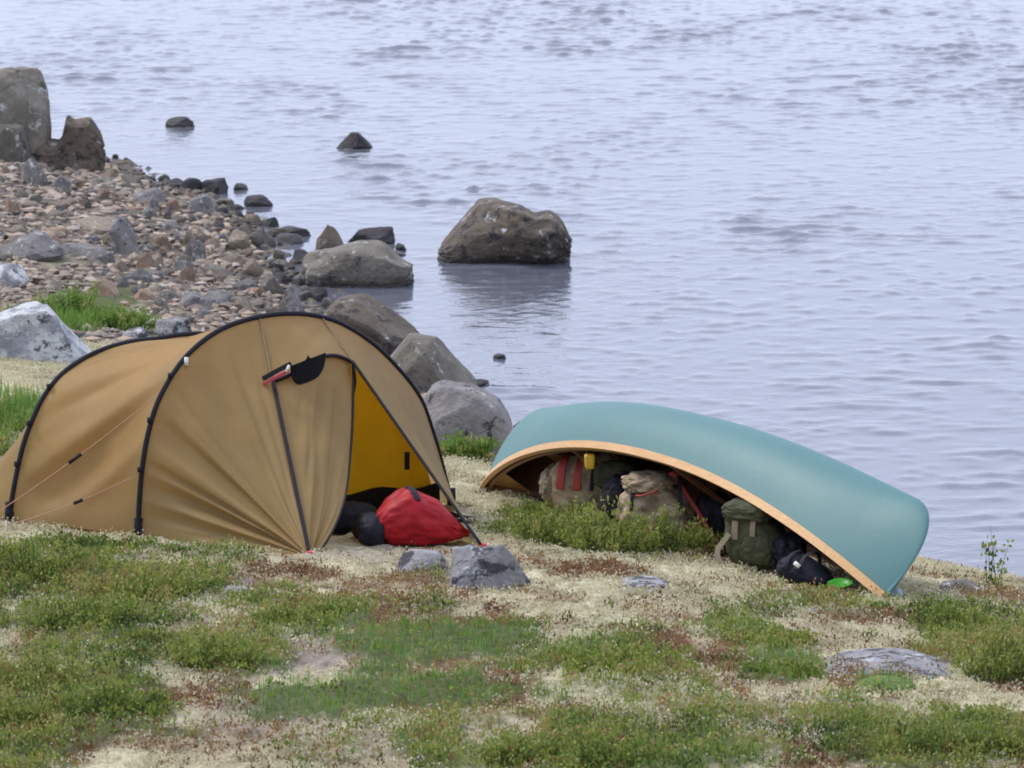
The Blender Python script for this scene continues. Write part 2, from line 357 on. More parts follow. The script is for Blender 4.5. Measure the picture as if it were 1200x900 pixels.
# ------------------------------------------------------------------ ground
# patches: centre pixel and radii in the picture, turned into ellipses lying on the ground
G_P = [(60,680,130,45,1),(110,735,150,50,.9),(60,815,150,50,.9),(180,690,100,34,1),(330,712,100,20,.8),(250,765,90,38,.9),(350,735,60,24,.8),
       (510,757,115,24,.95),(440,816,150,25,.95),(700,775,125,24,.85),(650,632,60,28,.8),(740,625,90,38,1),(880,745,110,14,.8),(925,782,60,24,.95),
       (1160,755,80,62,1),(1100,872,130,45,.95),(690,878,170,38,.95),(1020,842,60,20,.8),(20,893,80,24,.9),(15,505,42,36,1),(1095,655,36,14,.9),
       (100,362,85,36,1),(560,520,50,26,.9),(1040,802,36,14,1),(240,655,60,16,.6),(990,715,30,8,.5),(560,850,60,16,.5),(60,310,60,10,.5),(1000,700,30,8,.5),(190,400,60,18,.8)]
R_P = [(690,664,66,11,1),(582,733,58,11,1),(345,672,58,15,.9),(780,792,70,16,.8),(1000,728,70,13,.8),(790,728,44,10,.8),(905,795,36,16,.8),(545,792,80,18,.8),
       (420,690,34,16,.8),(700,842,100,18,.7),(1150,697,60,13,.8),(610,862,70,15,.7),(810,650,60,14,.8),(490,680,34,12,.8),(240,628,60,10,.8),(30,700,26,14,.6),(1040,880,50,15,.5),
       (230,865,90,14,.6),(1080,730,60,12,.7),(430,780,36,12,.5),(650,700,40,8,.5),(930,855,50,14,.5)]
B_P = [(355,772,70,30,1),(262,690,50,16,.9),(330,840,120,22,.6),(560,670,50,14,.4),(470,880,70,14,.6),(170,800,60,10,.4),(440,652,70,12,.7)]
def patch_list(PL):
    out = []
    for cx, cy, rx, ry, s in PL:
        p = gp(cx, cy); d = p - CAM; k = mpp(p); out.append((p[0], p[1], rx * k, min(ry * k / (-d[2] / np.linalg.norm(d)), ry * k * 7), s))
    return out
G_W, R_W, B_W = patch_list(G_P), patch_list(R_P), patch_list(B_P)
def pmask(PW, x, y):
    n1 = fbm(x / 0.3, y / 0.5, 11.0, 4) * 1.15 + fbm(x / 0.08, y / 0.1, 5.0, 2) * 0.4
    m = np.zeros(x.shape)
    for cx, cy, rx, ry, s in PW:
        k = (np.abs(x - cx) < rx * 2.4) & (np.abs(y - cy) < ry * 2.4)
        d = np.hypot((x[k] - cx) / rx, (y[k] - cy) / ry)
        m[k] = np.maximum(m[k], s * sstep(1.25, 0.7, d + n1[k]))
    return m
BEACH_POLY = [gp(*q)[:2] for q in ((-160, 188), (110, 188), (240, 226), (316, 262), (345, 300), (352, 335), (400, 352), (480, 400), (560, 470), (590, 500),
                                   (480, 470), (330, 395), (190, 372), (150, 340), (70, 318), (0, 318), (-160, 330))]
def in_poly(PL, x, y):
    r = np.zeros(np.shape(x), bool); j = len(PL) - 1
    for i in range(len(PL)):
        xi, yi = PL[i]; xj, yj = PL[j]
        r ^= ((yi > y) != (yj > y)) & (x < (xj - xi) * (y - yi) / (yj - yi + 1e-12) + xi); j = i
    return r
def masks(x, y):
    g, r, b = pmask(G_W, x, y), pmask(R_W, x, y), pmask(B_W, x, y)
    out = np.abs(x) > 0.1 * y + 0.6
    t = fbm(x / 1.3, y / 1.3, 8.0, 3)
    g = np.maximum(g, np.where(out | (y < 21.5), sstep(-0.05, 0.25, t), 0)); r = np.maximum(r, 0.4 * sstep(0.2, 0.45, fbm(x / 0.4, y / 0.5, 21.0, 3)))
    lowf = sstep(26.6, 25.6, y + 1.2 * fbm(x / .9, y / .9, 2.0, 2))
    g = np.maximum(g, lowf * 0.6 * sstep(0.02, 0.34, fbm(x / 0.38, y / 0.7, 55.0, 4))); r = np.maximum(r, lowf * 0.95 * sstep(-0.04, 0.26, fbm(x / 0.33, y / 0.6, 66.0, 4)))
    be = np.maximum(sstep(0.3, -0.3, inland(x, y) - 1.3) * sstep(31, 33, y), sstep(36.5, 38.5, y + 1.0 * fbm(x / .8, y / .8, 3.0, 2)))
    be = be * (1 - g * (y > 30)); be = np.maximum(be, inland(x, y) < 0.25)
    return g, r, b, be
def axis(*segs):
    out = [np.linspace(a, b, max(int(round(abs(b - a) / s)), 1), endpoint=False) for a, b, s in segs]; return np.r_[tuple(out) + ([segs[-1][1]],)]
gx = axis((-400, -60, 34), (-60, -8, 4), (-8, -4.2, .2), (-4.2, 4.2, .029), (4.2, 8, .2), (8, 60, 4), (60, 130, 20))
gy = axis((-60, -4, 8), (-4, 18, 1), (18, 21.3, .2), (21.3, 31.5, .03), (31.5, 38, .08), (38, 58, .14), (58, 100, 3), (100, 280, 20))
X, Y = np.meshgrid(gx, gy); Z = H(X, Y)
MG, MR, MB, MBE = masks(X, Y)
def lumps(x, y): return np.maximum(fbm(x / 0.055, y / 0.055, 31.0, 2), -0.3)
fine = (np.abs(X) < 4.2) & (Y > 21.3) & (Y < 33)
Z = Z + np.where(fine, (1 - MBE) * (0.022 * lumps(X, Y) + 0.016 * fbm(X / 0.17, Y / 0.17, 14.0, 2)) + 0.03 * MG, 0)
Z = Z + np.where(fine, 0, 0) + MBE * (np.abs(X) < 7) * (Y > 31) * 0.02 * fbm(X / 0.25, Y / 0.25, 6.0, 2)
GZ = Z
me = mesh_np('ground', np.stack([X, Y, Z], -1).reshape(-1, 3), grid_faces(len(gy), len(gx)), True, None,
             {'m_green': MG, 'm_rust': MR, 'm_bare': MB, 'm_beach': MBE})
link('ground', me, ground_mat(), kind='structure', label='lichen and heath covered tundra bank sloping to a stony beach')

# ------------------------------------------------------------------ water
wx = axis((-6000, -200, 580), (-200, -10, 10), (-10, -7, .5), (-7, 7, .045), (7, 10, .5), (10, 200, 10), (200, 6000, 580))
wy = axis((-200, 28, 19), (28, 31, .5), (31, 76, .06), (76, 90, .5), (90, 400, 15), (400, 9000, 860))
X, Y = np.meshgrid(wx, wy)
Zw = np.zeros_like(X); inner = (np.abs(X) < 7.6) & (Y > 30.5) & (Y < 78)
xs, ys = X[inner], Y[inner]; zz = np.zeros_like(xs)
wr = np.random.default_rng(3)
for k in range(46):
    lam = 0.2 * (5.0 ** wr.random()); ang = R(-97) + wr.normal(0, 1.0); ph = wr.random() * 6.28
    kx, ky = math.cos(ang) * 6.283 / lam, math.sin(ang) * 6.283 / lam
    loc = 0.5 + 0.5 * vnoise(xs / (lam * 4) + k * 3.1, ys / (lam * 5) + k, 1.0)
    zz += 0.0045 * lam ** 0.9 * loc ** 1.5 * np.sin(kx * xs + ky * ys + ph)
amp = 0.5 + 0.65 * sstep(-0.25, 0.4, fbm(xs / 3.2 + 2.0, ys / 7.5 + 5.0, 2.0, 3))
shore_calm = 0.35 + 0.65 * sstep(0.3, 3.0, -inland(xs, ys))
fade = sstep(7.4, 6.4, np.abs(xs)) * sstep(31, 33, ys) * sstep(77, 74, ys)
rip = np.maximum(fbm(xs / .36 + ys * .5, ys / .17 - xs * .25, 9.0, 4) - .08, 0) * sstep(-.25, .5, fbm(xs / 1.3, ys / 2.4, 19.0, 3)) + .4 * np.maximum(fbm(xs / .15 - ys * .3, ys / .15, 29.0, 2) - .1, 0)
Zw[inner] = (.26 * zz + .092 * rip) * amp * shore_calm * fade
link('water', mesh_np('water', np.stack([X, Y, Zw], -1).reshape(-1, 3), grid_faces(len(wy), len(wx))), water_mat(), kind='structure', label='pale rippled lake water')

# ------------------------------------------------------------------ rocks
def rock_mesh(seed, dims, sub=4, n=3.0, cuts=7, rough=0.05, prof=None, cutd=(0.52, 0.88), lean=0.0, over=0.0):
    """faceted stone: a rounded block cut by random planes, weathered, and given a height profile along its width"""
    r0 = np.random.default_rng(seed); D, F = ico(sub)
    r = (np.abs(D) ** n).sum(1) ** (-1 / n)
    for _ in range(cuts + 5):
        q = r0.normal(size=3); q[2] = abs(q[2]) * 0.8; q /= np.linalg.norm(q)
        c = D @ q; lim = r0.uniform(*cutd) * (np.abs(q) ** 1.0).sum() ** 0.6
        r = np.where(c > 1e-3, np.minimum(r, lim / np.maximum(c, 1e-3)), r)
    P = D * r[:, None]; P /= np.abs(P).max(0)
    o = seed * 3.77
    a = fbm(P[:, 0] * 1.6 + o, P[:, 1] * 1.6, P[:, 2] * 1.6, 5); b = 1 - np.abs(fbm(P[:, 0] * 2.7 + o, P[:, 1] * 2.7 + 5, P[:, 2] * 2.7, 4)); st_ = P[:, 2] * 4 + a * 2.5; b = b + 0.5 * (np.abs(st_ - np.round(st_)) - .25)
    P = P * (1 + rough * 1.6 * a + rough * 0.9 * (b - 0.7))[:, None]
    P[:, 0] += lean * P[:, 2]
    P[:, 2] = (P[:, 2] + 0.5) / 1.5
    P[:, 1] -= over * np.clip(P[:, 2], 0, 1) * sstep(-0.5, 0.3, P[:, 0])
    if prof is not None:
        pf = np.interp(P[:, 0], [p[0] * 2 - 1 for p in prof], [p[1] for p in prof]); P[:, 2] = np.where(P[:, 2] > 0, P[:, 2] * pf, P[:, 2])
    return mesh_np('stone', P * np.array([dims[0] / 2, dims[1] / 2, dims[2]]), F, sub > 3)
def rock(name, label, cx, by, wpx, hpx, mat, seed, depth=0.8, n=3.0, cuts=7, rough=0.05, prof=None, water=False, rz=0.0, sub=5, group=None, cat='rock', sink=0.16, lean=0.0, cutd=(0.52, 0.88), over=0.0):
    p = wp(cx, by) if water else gp(cx, by)
    k = mpp(p); W = wpx * k; Hh = hpx * k; Dp = W * depth
    c = p + np.array([0, Dp * 0.42, 0]); z = h1(c[0], c[1]); z = max(z, -0.25) if not water else max(z, -0.12)
    zb = min(z, p[2]) - sink * Hh if not water else -0.02
    me = rock_mesh(seed, (W, Dp, Hh * 1.02 + (p[2] - zb)), sub, n, cuts, rough, prof, cutd, lean, over)
    o = link(name, me, mat, label=label, cat=cat, group=group, loc=(c[0], c[1], zb)); o.rotation_euler = (0, 0, rz)
    return o
rock('boulder', 'large brown boulder standing alone in open water with a dark shaded flank', 591, 308, 154, 66, M_BROWN, 21, 0.8, 4.0, 0, 0.06,
     [(0, .3), (.12, .55), (.3, .95), (.42, 1.0), (.62, .95), (.72, .84), (.85, .9), (.95, .8), (1, .6)], True, sub=6, over=0.75, cutd=(.78, 1.05))
rock('boulder', 'small peaked dark rock in open water beyond the large lone boulder', 415, 175, 42, 18, M_DARK, 22, 0.8, 2.2, 6, 0.06, [(0, .3), (.4, 1), (.6, 1), (1, .4)], True)
rock('boulder', 'low flat dark rock awash in open water off the jagged outcrop', 212, 149, 36, 11, M_DARK, 23, 0.7, 2.2, 6, 0.06, None, True)
rock('shore_rock', 'tall square-topped grey rock block with a sheer face beside the water', 10, 188, 92, 104, M_OLIVE, 24, 0.8, 6.0, 6, 0.05, [(0, .95), (.5, .98), (.85, 1), (1, .95)], False, sub=6, cutd=(.8, 1.05))
rock('shore_rock', 'dark jagged outcrop with a raised horn-like tip beside tall grey block', 62, 197, 108, 54, M_BROWN, 26, 0.45, 7.0, 0, 0.10,
     [(0, .75), (.2, .7), (.4, .62), (.55, .6), (.6, .7), (.64, 1.02), (.72, .95), (.9, 1.0), (1, .8)], False, sub=6, cutd=(.95, 1.15))
rock('shore_rock', 'rounded dark grey stone wedged in front of the tall square block', 8, 192, 60, 44, M_OLIVE, 27, 0.7, 3.0, 6, 0.06, None, False)
rock('shore_rock', 'upright triangular brown rock at water edge above the broad flat slab', 383, 297, 40, 36, M_TAN, 28, 0.9, 2.6, 8, 0.05, [(0, .45), (.3, .75), (.52, 1.05), (.7, .9), (1, .4)], True)
rock('shore_rock', 'low dark slab with squared right end behind the broad flat rock', 434, 286, 60, 22, M_DARK, 29, 0.9, 3.5, 6, 0.05, [(0, .5), (.5, .8), (.85, 1), (1, 1)], True)
rock('shore_rock', 'broad flat-topped olive grey rock lying in the shallows by the beach', 418, 336, 130, 46, M_OLIVE, 30, 0.75, 4.0, 8, 0.05, [(0, .85), (.25, .8), (.5, .95), (.75, 1), (.9, .8), (1, .75)], True, sub=6, cutd=(.72, 1.0))
rock('shore_rock', 'dark wet stone in the narrow channel left of the broad flat rock', 352, 309, 32, 15, M_DARK, 31, 0.9, 2.5, 6, 0.05, None, True)
rock('shore_rock', 'small black rock perched on the top of the broad flat rock', 432, 296, 34, 12, M_DARK, 33, 0.8, 2.4, 6, 0.07, [(0, .3), (.6, .8), (.8, 1), (1, .5)], True)
rock('shore_rock', 'long brown slab sloping to the water behind the tent arch', 442, 414, 116, 58, M_BROWN, 34, 0.9, 5.0, 5, 0.04, [(0, 1.0), (.3, .98), (.55, .75), (.8, .42), (1, .25)], False, sub=6, cutd=(.72, 1.0), rz=-.25)
rock('shore_rock', 'blocky grey rock between the brown slab and the rounded boulder', 503, 464, 104, 64, M_OLIVE, 35, 0.9, 5.0, 5, 0.04, [(0, .9), (.25, 1), (.55, .95), (.85, .5), (1, .3)], False, sub=6, cutd=(.72, 1.0), rz=-.2)
rock('shore_rock', 'rounded grey boulder with grass at its foot left of the canoe stern', 543, 535, 118, 80, M_GREY, 36, 0.75, 4.5, 5, 0.04, [(0, .85), (.3, 1), (.6, .95), (.85, .8), (1, .6)], False, sub=6, cutd=(.75, 1.0))
rock('boulder', 'big whitish lichen-crusted boulder in grass behind the rear of the tent', 38, 424, 150, 84, M_PALE, 37, 0.7, 2.8, 6, 0.05, [(0, .9), (.4, 1), (.6, .95), (.8, .6), (1, .25)], False, sub=6)
rock('field_stone', 'grey weathered stone peeking over the ridge of the tent', 207, 398, 54, 28, M_SLATE, 38, 0.8, 2.8, 6, 0.05, None, False)
rock('field_stone', 'low grey stone beside the grass tuft above the tent rear', 158, 402, 40, 16, M_SLATE, 39, 0.8, 2.8, 6, 0.05, None, False)
rock('field_stone', 'pale stone half sunk at the upper end of the grass behind the white boulder', 8, 336, 52, 24, M_PALE, 40, 0.8, 2.8, 6, 0.05, None, False)
rock('field_stone', 'lilac grey stone with black lichen in front of the tent doorway', 561, 691, 112, 46, M_SLATE, 143, 0.7, 3.0, 10, 0.09, [(0, .8), (.2, 1.05), (.5, .95), (.75, 1.1), (1, .6)], False, sub=6, cutd=(.5, .85))
rock('field_stone', 'small whitish stone touching the lilac grey doorway stone', 494, 674, 56, 26, M_SLATE, 42, 0.8, 2.5, 6, 0.05, None, False)
rock('flat_stone', 'flat pale stone sunk in lichen in front of the canoe opening', 745, 692, 78, 6, M_SLATE, 43, 1.0, 2.3, 5, 0.05, None, False)
rock('flat_stone', 'wide flat lilac grey stone half overgrown beside the bright moss cushion', 1050, 796, 185, 5, M_SLATE, 44, 1.0, 2.4, 5, 0.06, [(0, .5), (.5, 1), (1, .6)], False)
rock('flat_stone', 'low grey stone on the bank edge beyond the canoe bow', 1130, 694, 54, 9, M_GREY, 45, 1.0, 2.4, 5, 0.05, None, False)
rock('field_stone', 'small bluish stone tucked against the canoe bow tip', 1049, 703, 22, 12, M_BLUEST, 46, 0.9, 2.5, 6, 0.05, None, False, sub=4)
rock('flat_stone', 'small grey stone showing through lichen below the canoe opening', 950, 722, 26, 6, M_SLATE, 47, 1.2, 2.4, 5, 0.05, None, False, sub=4)
rock('flat_stone', 'dull purplish stone level with the ground in the bare patch', 256, 699, 66, 4, M_SLATE, 48, 1.1, 2.4, 5, 0.05, None, False, sub=4)
rock('shore_rock', 'small dark stone awash beside the rounded grey boulder', 563, 455, 27, 9, M_DARK, 49, 0.8, 2.4, 5, 0.05, None, True, sub=4)
rock('shore_rock', 'tiny dark stone breaking the ripples below the lone boulder', 586, 421, 16, 7, M_DARK, 50, 0.8, 2.4, 5, 0.05, None, True, sub=4)
# dark wet stones off the beach
for i, (cx, by, ww, hh) in enumerate([(108, 190, 20, 10), (135, 186, 8, 5), (142, 213, 30, 9), (176, 213, 16, 6), (205, 226, 34, 16), (222, 228, 30, 18), (250, 228, 40, 20), (282, 223, 18, 8), (300, 242, 40, 12), (278, 246, 18, 6),
                                      (262, 260, 18, 16), (280, 262, 16, 15), (296, 262, 18, 14), (318, 266, 22, 12), (345, 278, 44, 11), (336, 286, 38, 10), (373, 354, 22, 17), (390, 362, 18, 12), (428, 353, 18, 6), (328, 334, 32, 12), (352, 302, 18, 8), (462, 300, 28, 6), (470, 294, 14, 9)]):
    where = ('at the foot of the jagged outcrop' if cx < 150 else 'in the row off the upper beach' if cx < 235 else 'in the ragged line where the beach turns' if cx < 325 and by < 250 else
             'touching the cobbles at the beach bend' if cx < 325 else 'by the narrow channel near the broad flat rock' if by < 320 and cx < 400 else 'close behind the tent front arch' if cx < 440 and by > 320 else 'just beyond the broad flat rock')
    lab = ('low flat ' if hh * 2.6 < ww else 'chunky ' if hh > 12 else 'small ') + 'dark wet stone ' + where
    rock('wet_stone', lab, cx, by, ww, hh, M_DARK, 60 + i, 0.9, 2.6, 7, 0.06, None, True, rz=0.3 * math.sin(i * 7), sub=3, group='wet stones along the beach edge', cat='stone')

# beach stones: the 300 that show largest, one object each; the gravel between them as one mass
stone_meshes = [rock_mesh(200 + i, (1, [.8, .95, .7, 1.1][i % 4], [.55, .7, .4, .3, .6][i % 5]), 3, [2.4, 3, 3.6][i % 3], 12, 0.07, None, (0.38, 0.8)) for i in range(14)]
SK = [('grey', M_GREY), ('tan', M_TAN), ('pinkish', M_PINK), ('olive grey', M_OLIVE)]
ZONES = [((20, 200), 'on the beach below the tall square block'), ((110, 205), 'on the beach below the jagged horned outcrop'), ((200, 240), 'near the row of dark wet stones'), ((40, 270), 'on the upper beach above the whitish boulder'),
         ((120, 265), 'in the middle of the cobble beach'), ((230, 280), 'on the beach where cobbles meet calm water'), ((310, 290), 'beside the narrow channel by the broad flat rock'), ((80, 310), 'along the grass behind the whitish boulder'),
         ((190, 320), 'on the cobbles above the tent rear ridge'), ((270, 340), 'on the cobbles just above the tent front arch'), ((360, 360), 'on the cobbles between the tent arch and the shallows'), ((450, 420), 'between the shore slabs beside the tent')]
stone_mesh_by = {}
def place_stone(x, y, size, ki, mi, z=None):
    key = (mi, ki)
    if key not in stone_mesh_by:
        c = stone_meshes[mi].copy(); c.materials.clear(); c.materials.append(SK[ki][1]); stone_mesh_by[key] = c
    o = bpy.data.objects.new('beach_stone', stone_mesh_by[key]); COL.objects.link(o)
    dd = np.array([x, y, h1(x, y)]) - CAM; qx, qy = 600 + FPX * dd[0] / (dd @ FW), 450 - FPX * (dd @ UP) / (dd @ FW)
    zone = min(ZONES, key=lambda q: (q[0][0] - qx) ** 2 + (1.5 * (q[0][1] - qy)) ** 2)[1]; sw = 'large' if size > .24 else ('medium-sized' if size > .14 else 'small')
    o['label'] = f'{sw} {SK[ki][0]} beach stone {zone}'; o['category'] = 'stone'; o['group'] = f'{SK[ki][0]} beach stones'
    hz = h1(x, y)
    o.location = (x, y, max(hz, -0.05) - 0.10 * size); o.rotation_euler = (rng.normal(0, .14), rng.normal(0, .14), rng.random() * 6.28)
    s = size; o.scale = (s * rng.uniform(.85, 1.15), s * rng.uniform(.8, 1.1), s * rng.uniform(.9, 1.6))
placed = []
def try_place(px, py, wpx, ki=None, force=False):
    p = gp(px, py)
    if p[1] < 33 or (not force and not in_poly(BEACH_POLY, p[0], p[1])): return False
    s = wpx * mpp(p)
    for (a, b, c) in placed:
        if (a - p[0]) ** 2 + ((b - p[1]) * 0.8) ** 2 < (0.44 * (c + s)) ** 2: return False
    if ki is None: ki = int(rng.choice(4, p=[.28, .36, .14, .22]))
    placed.append((p[0], p[1], s)); place_stone(p[0], p[1], s, ki, int(rng.integers(14))); return True
for q in [(118, 268, 84, 1), (72, 262, 30, 2), (98, 276, 26, 2), (64, 274, 30, 2), (118, 236, 26, 2), (158, 245, 28, 2), (150, 300, 62, 0), (188, 290, 28, 2), (192, 298, 18, 2), (168, 314, 26, 2), (215, 318, 36, 0),
          (122, 345, 46, 2), (30, 300, 86, 0), (95, 300, 60, 0), (236, 245, 44, 0), (236, 272, 34, 1), (330, 300, 26, 3), (290, 303, 18, 2), (250, 355, 48, 0), (225, 360, 40, 0), (285, 365, 36, 1), (40, 215, 44, 0), (110, 215, 34, 3),
          (170, 235, 48, 0), (300, 345, 28, 2), (15, 250, 26, 2), (320, 345, 36, 3), (350, 352, 40, 3), (340, 365, 46, 0), (310, 290, 30, 3), (265, 300, 24, 2), (200, 270, 30, 0), (125, 310, 32, 0), (60, 285, 24, 2), (180, 345, 30, 1), (20, 275, 36, 1)]:
    try_place(*q, force=True)
tries = 0
for lo, hi, cap in ((26, 42, 58), (16, 26, 150), (9, 16, 300)):
    tries = 0
    while len(placed) < cap and tries < 1200:
        tries += 1; try_place(rng.uniform(0, 395), rng.uniform(192, 372), rng.uniform(lo, hi))
# gravel mass
D1, F1 = ico(1); NV = len(D1); GV, GF, GA = [], [], []
N = 6500; gxx = rng.uniform(-6, 0.3, N * 4); gyy = rng.uniform(34.5, 55, N * 4)
s_in = inland(gxx, gyy); bm_ = masks(gxx, gyy)[3]
ok = (s_in > -0.25) & (s_in < 6) & (bm_ > 0.5) & (np.abs(gxx) < 0.1 * gyy + .4); gxx, gyy = gxx[ok][:N], gyy[ok][:N]
gz = np.maximum(H(gxx, gyy), -0.04); gs = rng.uniform(0.014, 0.05, len(gxx)) * (0.7 + gyy / 90)
sh = 1 + 0.28 * rng.normal(size=(len(gxx), NV, 1)); sq = np.stack([rng.uniform(.7, 1.3, len(gxx)), rng.uniform(.7, 1.3, len(gxx)), rng.uniform(.35, .8, len(gxx))], -1)
GV = D1[None] * sh * sq[:, None] * gs[:, None, None] + np.stack([gxx, gyy, gz + gs * .2], -1)[:, None]
GF = (F1[None] + (np.arange(len(gxx)) * NV)[:, None, None]).reshape(-1, 3)
n = NT('gravel_stone'); M_GRAV = n.set(Base_Color=n.ramp(n.attr('var'), [(0, (0.09, 0.074, 0.06)), (.3, (.17, .14, .11)), (.6, (.26, .21, .16)), (.85, (.37, .275, .195)), (1, (.36, .33, .29))]), Roughness=0.85)
gv = rng.random(len(gxx)); gv = np.where(s_in[ok][:N] < 0.2, gv * 0.2, gv)
link('beach_gravel', mesh_np('gravel', GV.reshape(-1, 3), GF, False, np.repeat(gv, NV)), M_GRAV, kind='stuff', label='brown and grey gravel filling between the beach stones')

# ------------------------------------------------------------------ tent
TL, TR = gp(163, 630), gp(530, 594); TP, TQ = gp(362, 652), gp(566, 643); RL = gp(12, 611)
dLR = TR - TL; dLR[2] = 0; wLR = np.linalg.norm(dLR); e1 = dLR / wLR; FWD = np.array([e1[1], -e1[0], 0.0]); ZU = np.array([0, 0, 1.0])
arch_px = [(163, 628), (164, 590), (168, 545), (176, 502), (191, 460), (222, 415), (268, 383), (330, 369), (385, 375), (430, 399), (466, 433), (492, 468), (508, 512), (520, 556), (529, 592)]
ARCH = catmull([on_plane(a, b, TL, FWD) for a, b in arch_px], 121)
def arch(u): i = np.clip(np.asarray(u) * 120, 0, 120); j = np.minimum(i.astype(int), 119); f = (i - j)[..., None]; return ARCH[j] * (1 - f) + ARCH[j + 1] * f
def u_at(px): # parameter of the arch where it shows at that picture column (upper half)
    best = 0.5; bd = 1e9
    for i in range(121):
        d = ARCH[i] - CAM; x = 600 + FPX * d[0] / np.dot(d, FW)
        if abs(x - px) < bd and 20 < i < 100: bd = abs(x - px); best = i / 120
    return best
mid = (ARCH[0] + ARCH[-1]) / 2; REAR_OFF = RL - TL
loc_ = ARCH - ARCH[0]; top_h = (ARCH[:, 2] - ARCH[0, 2]).max()
rs_w, rs_h = 0.93, 0.94 / top_h
rear_px = [(12, 609), (14, 590), (20, 557), (28, 522), (38, 494), (52, 465), (70, 442), (92, 425), (120, 411), (152, 402), (184, 398)]
rp_ = np.array([on_plane(a, b, RL, FWD) for a, b in rear_px]); ra = (rp_ - RL) @ e1; rz_ = rp_[:, 2] - RL[2]
half = np.stack([ra, rz_], 1); full = np.vstack([half, [[2 * ra[-1] - a_, z_] for a_, z_ in half[::-1][1:]]])
full = catmull(np.c_[full, np.zeros(len(full))], 121); REAR = RL + e1 * full[:, :1] + ZU * full[:, 1:2]
root = np.array([mid[0], mid[1], min(TL[2], TR[2])])
tent = empty('tent', root, 'sand-coloured tunnel tent with black pole sleeves and an open yellow-lined doorway', 'tent')
def tpart(name, me, mat, parent=None, label=None):
    o = link(name, me, mat, parent if parent else tent, label)
    return o
def tl(V): return np.asarray(V) - root
def sheet(V, n, m): return mesh_np('cloth', tl(V).reshape(-1, 3), grid_faces(n, m))
def fold(u, seed, f): return vnoise(u * f + seed * 7.7, seed * 3.3, 0.5) + 0.5 * vnoise(u * f * 2.3 + seed, seed, 2.5)
def crease(u, seed, f): return -np.maximum(0, 0.35 - np.abs(vnoise(u * f + seed * 2.7, seed * 1.3, 0.5))) / 0.35
# main tunnel between the two arches
nu, nv = 121, 50; u = np.linspace(0, 1, nu)[:, None]; v = np.linspace(0, 1, nv)[None]
A = ARCH[:, None]; B = REAR[:, None]; S = A * (1 - v[..., None]) + B * v[..., None]
cen = (mid * (1 - v[..., None]) + (mid + REAR_OFF) * v[..., None]); outd = S - (cen + ZU * 0.25); outd /= np.linalg.norm(outd, axis=-1)[..., None]
diag = fold(u * 1.0 + v * 0.2, 3, 15) * 0.030 + crease(u * 1.0 + v * 0.2, 6, 9) * 0.03 + fold(u - v * 0.08, 5, 8) * 0.012
S = S + outd * ((-0.045 * np.sin(np.pi * v) + diag * np.sin(np.pi * v) ** 0.6) * sstep(0, .05, u) * sstep(1, .95, u))[..., None]
tpart('flysheet', sheet(S, nu, nv), M_FLY, label='sand-coloured tunnel canopy between the two pole arches')
TAIL_C = mid + REAR_OFF * 1.62; nv2 = 24; v = np.linspace(0, 1, nv2)[None]
low = TAIL_C + e1 * ((loc_ @ e1 - wLR / 2) * 0.9)[:, None] + ZU * (loc_[:, 2:3] * 0.22)
low[:, 2] += h1(TAIL_C[0], TAIL_C[1]) - mid[2] - (REAR_OFF[2] * 1.62)
S = REAR[:, None] * (1 - v[..., None]) + low[:, None] * v[..., None]; S[..., 2] += -0.10 * np.sin(np.pi * v) * (loc_[:, 2:3] / top_h) + 0.02 * fold(u, 8, 9) * np.sin(np.pi * v)
tpart('rear_panel', sheet(S, nu, nv2), M_FLY)
endc = low.mean(0); S = np.stack([low * (1 - t) + endc * t for t in np.linspace(0, 1, 6)], 1); tpart('rear_end', sheet(S, nu, 6), M_FLY)
# vestibule: two cones of cloth pulled from the arch to the pegs
uA1, uA2 = u_at(303), u_at(376)
def cone(u0, u1, apex, seed, sag, amp, bias):
    n, m = 90, 60; uu = np.linspace(u0, u1, n)[:, None]; v = np.linspace(0, 1, m)[None] ** 0.9
    a = arch(uu[:, 0])[:, None]; S = a * (1 - v[..., None]) + apex * v[..., None]
    T = np.gradient(a[:, 0], axis=0)[:, None]; nn = np.cross(T, apex - a); nn /= np.linalg.norm(nn, axis=-1)[..., None] + 1e-9
    nn = np.where((nn @ FWD)[..., None] < 0, -nn, nn)
    w = (uu - u0) / (u1 - u0); edge = sstep(0, .05, w) * sstep(1, .93, w); prof = np.sin(np.pi * np.minimum(v, 0.985)) ** 0.7 * (1 - 0.35 * v)
    d = -sag * np.sin(np.pi * v) * np.sin(np.pi * w) + amp * (fold(w, seed, 17) + 0.9 * crease(w, seed, 12)) * prof * edge * bias(w) + 0.4 * amp * vnoise(w * 9, v * 5, seed) * edge * prof
    return S + nn * d[..., None], n, m
S, n_, m_ = cone(0, uA1, TP, 2, 0.07, 0.040, lambda w: 0.35 + 1.1 * np.exp(-((w - .22) / .3) ** 2)); tpart('vestibule_side', sheet(S, n_, m_), M_FLY); EDGE1 = S[-1]
S, n_, m_ = cone(uA2, 1, TQ, 4, 0.05, 0.014, lambda w: 0.6 + 0 * w); tpart('vestibule_side', sheet(S, n_, m_), M_FLY); EDGE2 = S[0]
def edge(E, t): i = np.clip(np.asarray(t) * (len(E) - 1), 0, len(E) - 1); j = np.minimum(i.astype(int), len(E) - 2); f = (i - j)[..., None]; return E[j] * (1 - f) + E[j + 1] * f
def t_of(E, py):
    ys = [450 - FPX * np.dot(p - CAM, UP) / np.dot(p - CAM, FW) for p in E]; return float(np.interp(py, ys, np.linspace(0, 1, len(E))))
t1, t2 = t_of(EDGE1, 447), t_of(EDGE2, 425)
nw, nv = 40, 24; w_ = np.linspace(0, 1, nw)[:, None]; v = np.linspace(0, 1, nv)[None]
a = edge(EDGE1, (v * t1)[0]); b = edge(EDGE2, (v * t2)[0])
S = a[None] * (1 - w_[..., None]) + b[None] * w_[..., None]
